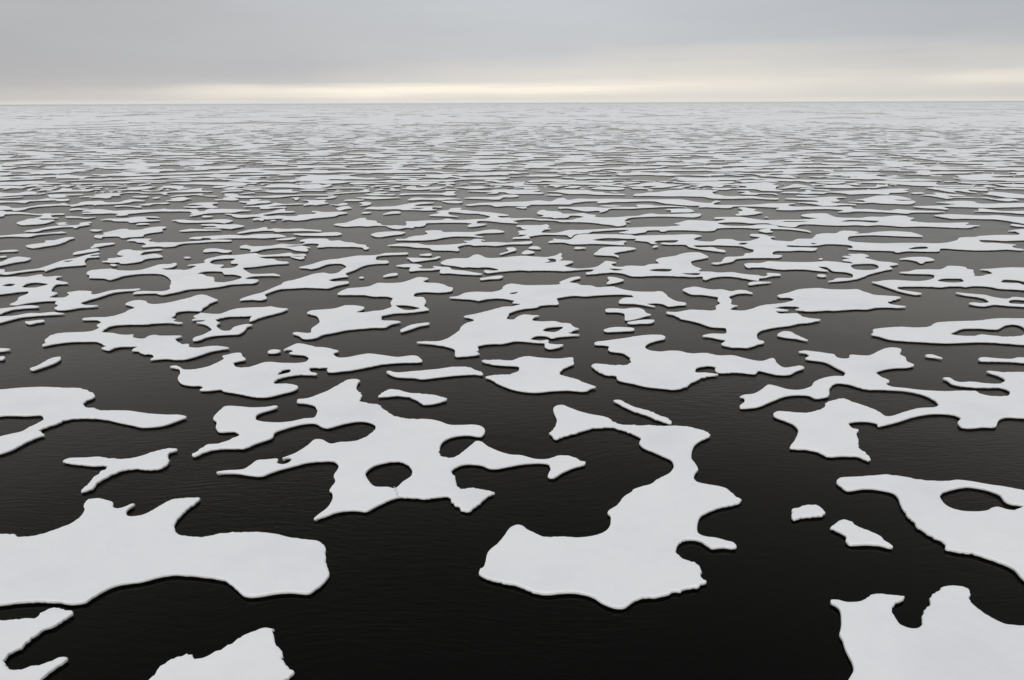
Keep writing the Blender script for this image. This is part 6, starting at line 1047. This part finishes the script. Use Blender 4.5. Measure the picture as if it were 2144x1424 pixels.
def field_mesh(name, PX, PY, PZ, faces, segs, mat_pair, origin=None):
    """solid slabs: top, wall and undercut foot"""
    used = np.unique(np.concatenate([f.ravel() for f in faces.values()]))
    remap = np.full(len(PX), -1)
    remap[used] = np.arange(len(used))
    ox, oy = origin if origin is not None else (0, 0)
    vx, vy, vz = PX[used] - ox, PY[used] - oy, PZ[used]
    bv = np.unique(segs)
    nb = len(bv)
    # outward direction at each outline vertex
    acc = np.zeros((len(PX), 2))
    t = np.stack([PX[segs[:, 1]] - PX[segs[:, 0]], PY[segs[:, 1]] - PY[segs[:, 0]]], 1)
    nn = np.stack([t[:, 1], -t[:, 0]], 1)
    nn /= np.linalg.norm(nn, axis=1)[:, None] + 1e-9
    np.add.at(acc, segs[:, 0], nn)
    np.add.at(acc, segs[:, 1], nn)
    ob = acc[bv]
    ob /= np.linalg.norm(ob, axis=1)[:, None] + 1e-9
    rm2 = np.full(len(PX), -1)
    rm2[bv] = np.arange(nb)
    bx, by = PX[bv] - ox, PY[bv] - oy
    n0 = len(used)
    allv = [np.column_stack([vx, vy, vz])]
    offs = []
    for inset, z in ((0.02, Z_LIP), (0.40, 0.07), (0.60, -0.12)):
        offs.append(n0)
        allv.append(np.column_stack([bx - ob[:, 0] * inset, by - ob[:, 1] * inset, np.full(nb, z)]))
        n0 += nb
    V = np.concatenate(allv)
    polys = []
    mats = []
    for f in faces.values():
        polys.append(remap[f])
        mats.append(np.zeros(len(f), int))
    s0, s1 = rm2[segs[:, 0]], rm2[segs[:, 1]]
    t0, t1 = remap[segs[:, 0]], remap[segs[:, 1]]
    quads = [np.stack([t1, t0, offs[0] + s0, offs[0] + s1], 1)]
    for i in range(2):
        quads.append(np.stack([offs[i] + s1, offs[i] + s0, offs[i + 1] + s0, offs[i + 1] + s1], 1))
    q = np.concatenate(quads)
    polys.append(q)
    mats.append(np.ones(len(q), int))
    me = bpy.data.meshes.new(name)
    me.vertices.add(len(V))
    me.vertices.foreach_set('co', V.astype(np.float32).ravel())
    lens = np.concatenate([np.full(len(p), p.shape[1]) for p in polys])
    loops = np.concatenate([p.ravel() for p in polys])
    me.loops.add(len(loops))
    me.loops.foreach_set('vertex_index', loops.astype(np.int32))
    me.polygons.add(len(lens))
    starts = np.concatenate([[0], np.cumsum(lens)[:-1]])
    me.polygons.foreach_set('loop_start', starts.astype(np.int32))
    me.polygons.foreach_set('loop_total', lens.astype(np.int32))
    me.polygons.foreach_set('material_index', np.concatenate(mats).astype(np.int32))
    for mm in mat_pair:
        me.materials.append(mm)
    me.update(calc_edges=True)
    o = bpy.data.objects.new(name, me)
    o.location = (ox, oy, 0)
    col.objects.link(o)
    return o


def lerp_tab(d, tab):
    xs, ys = zip(*tab)
    return np.interp(np.log(d), np.log(xs), ys)


def floe_field(X, Y):
    d = np.hypot(X, Y)
    S, SX = 6.2, 13.5
    wx = X + 3.6 * perlin(X / 9, Y / 9, 31) + 2.0 * perlin(X / 4.5, Y / 4.5, 32)
    wy = Y + 3.6 * perlin(X / 9, Y / 9, 33) + 2.0 * perlin(X / 4.5, Y / 4.5, 34)
    f = perlin(wx / SX, wy / S, 35) + 0.55 * perlin(wx / (SX * 0.47), wy / (S * 0.47), 36) + 0.18 * perlin(X / 2.6, Y / 2.6, 37)
    # loose and crowded regions
    f = f + 0.07 * perlin(X / 90, Y / 60, 38)
    f = f + lerp_tab(d, FIELD_BIAS)
    # long leads crossing the pack
    ld = np.abs(perlin(X / 260 + 0.4 * perlin(X / 70, Y / 70, 41), Y / 170 + 0.3 * perlin(X / 60, Y / 60, 44), 42))
    lw = lerp_tab(d, [(150, 0.0), (500, 0.0), (700, 0.035), (1500, 0.05), (6000, 0.06), (9000, 0.0)])
    gate = np.clip(perlin(X / 170, Y / 240, 43) * 5 + 0.2, 0, 1)
    f = np.where(ld < lw * gate, -0.4, f)
    # short dark cracks scattered through the closed pack
    ld2 = np.abs(perlin(X / 75, Y / 95 + 0.4 * perlin(X / 40, Y / 40, 46), 47))
    g2 = np.clip(perlin(X / 60, Y / 130, 48) * 6 - 0.4, 0, 1)
    f = np.where((ld2 < lw * 1.6 * g2) & (d < 7000), -0.4, f)
    return f


FIELD_BIAS = [(150, -0.05), (230, -0.02), (320, 0.03), (430, 0.05), (560, 0.11), (700, 0.24), (900, 0.42), (1500, 0.56), (3000, 0.68), (8000, 0.8), (11000, 2.0), (26000, 3.0)]

# traced floes that reach into the field keep clear water round them
blk = []
for _l, _d in FLOES:
    for r in _d.split('|')[:1]:
        pp = np.array([tuple(map(float, q.split(','))) for q in r.split()])
        if np.hypot(*pp.T).max() > 140:
            blk.append(smooth_ring(pp))


def block_mask(X, Y):
    """-1 inside or close to an already built floe"""
    out = np.zeros(X.shape)
    for p in blk:
        lo, hi = p.min(0) - 2.2, p.max(0) + 2.2
        m = (X > lo[0]) & (X < hi[0]) & (Y > lo[1]) & (Y < hi[1])
        if not m.any():
            continue
        q = np.column_stack([X[m], Y[m]])
        ins = inside(q, p, np.roll(p, -1, 0))
        dd = np.empty(len(q))
        for i0 in range(0, len(q), 2000):
            dd[i0:i0 + 2000] = np.sqrt(((q[i0:i0 + 2000, None] - p[None]) ** 2).sum(2).min(1))
        v = np.where(ins, 1.0, np.clip(1.0 - dd / 2.0, 0, 1))
        out[m] = np.maximum(out[m], v)
    return out


rows = [160.0]
while rows[-1] < 900:
    rows.append(rows[-1] * 1.0045)
n_near = len(rows)
th = np.arange(-0.66, 0.66, 0.0021)
D, TH = np.meshgrid(np.array(rows), th, indexing='ij')
X, Y = D * np.sin(TH) / np.cos(TH) * np.cos(TH), D * np.cos(TH)
Fd = floe_field(X, Y)
# the field only starts beyond the last hand-shaped floes (a line about 190 m ahead of the ship)
start = 172.0 + 5.0 * perlin(X / 25, Y / 25, 51)
Fd = np.minimum(Fd, (Y - start) * 0.06)
Fd = np.minimum(Fd, 0.25 - 1.2 * block_mask(X, Y))
Fd[0, :] = -0.2
PX, PY, faces, segs = marching(X, Y, Fd, Z_TOP)
PZ = Z_TOP + 0.03 * perlin(PX / 9, PY / 9, 52)
lab = components(len(PX), faces)
used = np.unique(np.concatenate([f.ravel() for f in faces.values()]))
ul, inv = np.unique(lab[used], return_inverse=True)
# how large each floe shows: area in the picture
sz = np.zeros(len(ul))
dep = np.hypot(PX, PY)
pos_of = {int(u): i for i, u in enumerate(ul)}
fl_lab = {}
for k, f in faces.items():
    x, y = PX[f], PY[f]
    ar = 0.5 * np.abs(np.sum(x * np.roll(y, -1, 1) - y * np.roll(x, -1, 1), 1))
    dm = dep[f].mean(1)
    np.add.at(sz, np.searchsorted(ul, lab[f[:, 0]]), ar * CAM_H / dm**3)
mx_b = np.zeros(len(ul))
np.maximum.at(mx_b, inv, np.abs(PX[used] / PY[used]))
mx_d = np.zeros(len(ul))
np.maximum.at(mx_d, inv, dep[used])
mn_b = np.full(len(ul), 9.0)
np.minimum.at(mn_b, inv, np.abs(PX[used] / PY[used]))
ok = (mn_b < 0.66) & (mx_d < 800)
order = np.argsort(-np.where(ok, sz, -1))
N_SINGLE = 300 - len(FLOES)
single = [i for i in order[:N_SINGLE] if sz[i] > 0 and ok[i]]
is_single = np.zeros(len(ul), bool)
is_single[single] = True
for si in single:
    L = ul[si]
    fs = {k: f[lab[f[:, 0]] == L] for k, f in faces.items()}
    sg = segs[lab[segs[:, 0]] == L]
    vv = np.unique(np.concatenate([f.ravel() for f in fs.values()]))
    o = field_mesh('ice_floe', PX, PY, PZ, fs, sg, (SNOW, EDGE), (PX[vv].mean(), PY[vv].mean()))
    tag(o, 'thin pale floe among many alike in the crowded far water below the horizon pack', 'ice floe',
        'ice floes drifting on the dark sea')
fs = {k: f[~is_single[np.searchsorted(ul, lab[f[:, 0]])]] for k, f in faces.items()}
sg = segs[~is_single[np.searchsorted(ul, lab[segs[:, 0]])]]
o = field_mesh('distant_floes', PX, PY, PZ, fs, sg, (SNOW, EDGE))
tag(o, 'mass of tiny distant floes crowding together towards the pale pack', 'ice floes', None, 'stuff')

# the closed pack from 900 m to the horizon
rows = [900.0]
while rows[-1] < 25500:
    rows.append(rows[-1] * (1.006 if rows[-1] < 2600 else 1.02))
th = np.arange(-0.72, 0.72, 0.003)
D, TH = np.meshgrid(np.array(rows), th, indexing='ij')
X, Y = D * np.sin(TH), D * np.cos(TH)
Fd = floe_field(X, Y)
PX, PY, faces, segs = marching(X, Y, Fd, Z_TOP)
hum = np.maximum(0, perlin(PX / 45, PY / 60, 61) - 0.15) * 1.6 + np.maximum(0, perlin(PX / 14, PY / 14, 62)) * 0.25
PZ = Z_TOP + hum * lerp_tab(np.hypot(PX, PY), [(800, 0.15), (1300, 0.7), (3000, 0.8), (8000, 0.3), (26000, 0.1)])
o = field_mesh('pack_ice', PX, PY, PZ, faces, segs, (SNOW, EDGE))
tag(o, 'pale close pack ice with thin dark leads filling the far sea to the horizon', 'pack ice', None, 'stuff')

# a hairline crack across the narrow bridge beside the round melt hole of the biggest near floe
CR = [(-5.75, 34.95), (-5.6, 34.75), (-5.65, 34.53), (-5.46, 34.39), (-5.53, 34.2), (-5.37, 33.93)]
base = made[[l for l in made if l.startswith('very large branching')][0]]
cv, cf = [], []
for i, (x, y) in enumerate(CR):
    wd = 0.015 if i % 2 else 0.03
    z = Z_TOP + float(swell(np.array([x]), np.array([y]))[0]) + 0.012
    cv += [(x - base.location.x - wd, y - base.location.y, z), (x - base.location.x + wd, y - base.location.y + 0.01, z)]
    if i:
        k = 2 * i
        cf.append((k - 2, k - 1, k + 1, k))
put('crack', cv, cf, [CRACK], base, False)


# ------------------------------------------------------------------ thin sea haze
hz = bpy.data.meshes.new('haze')
hx0, hx1, hy0, hy1, hz0, hz1 = -E - 500, E + 500, -900.0, E + 500, -1.0, CAM_H + 4.0
hv = [(x, y, z) for z in (hz0, hz1) for y in (hy0, hy1) for x in (hx0, hx1)]
hz.from_pydata(hv, [], [(0, 2, 3, 1), (4, 5, 7, 6), (0, 1, 5, 4), (2, 6, 7, 3), (0, 4, 6, 2), (1, 3, 7, 5)])
hm = bpy.data.materials.new('haze_air')
hm.use_nodes = True
ht = NT(hm.node_tree)
ho = ht.n('ShaderNodeOutputMaterial')
hp = ht.n('ShaderNodeVolumePrincipled')
hp.inputs['Color'].default_value = (0.94, 0.97, 1.0, 1)
hp.inputs['Density'].default_value = 0.00003
hp.inputs['Anisotropy'].default_value = 0.0
ht.l(hp.outputs[0], ho.inputs['Volume'])
hz.materials.append(hm)
haze = bpy.data.objects.new('haze', hz)
col.objects.link(haze)
tag(haze, 'thin pale sea haze fading the far ice into the horizon', 'haze', None, 'stuff')
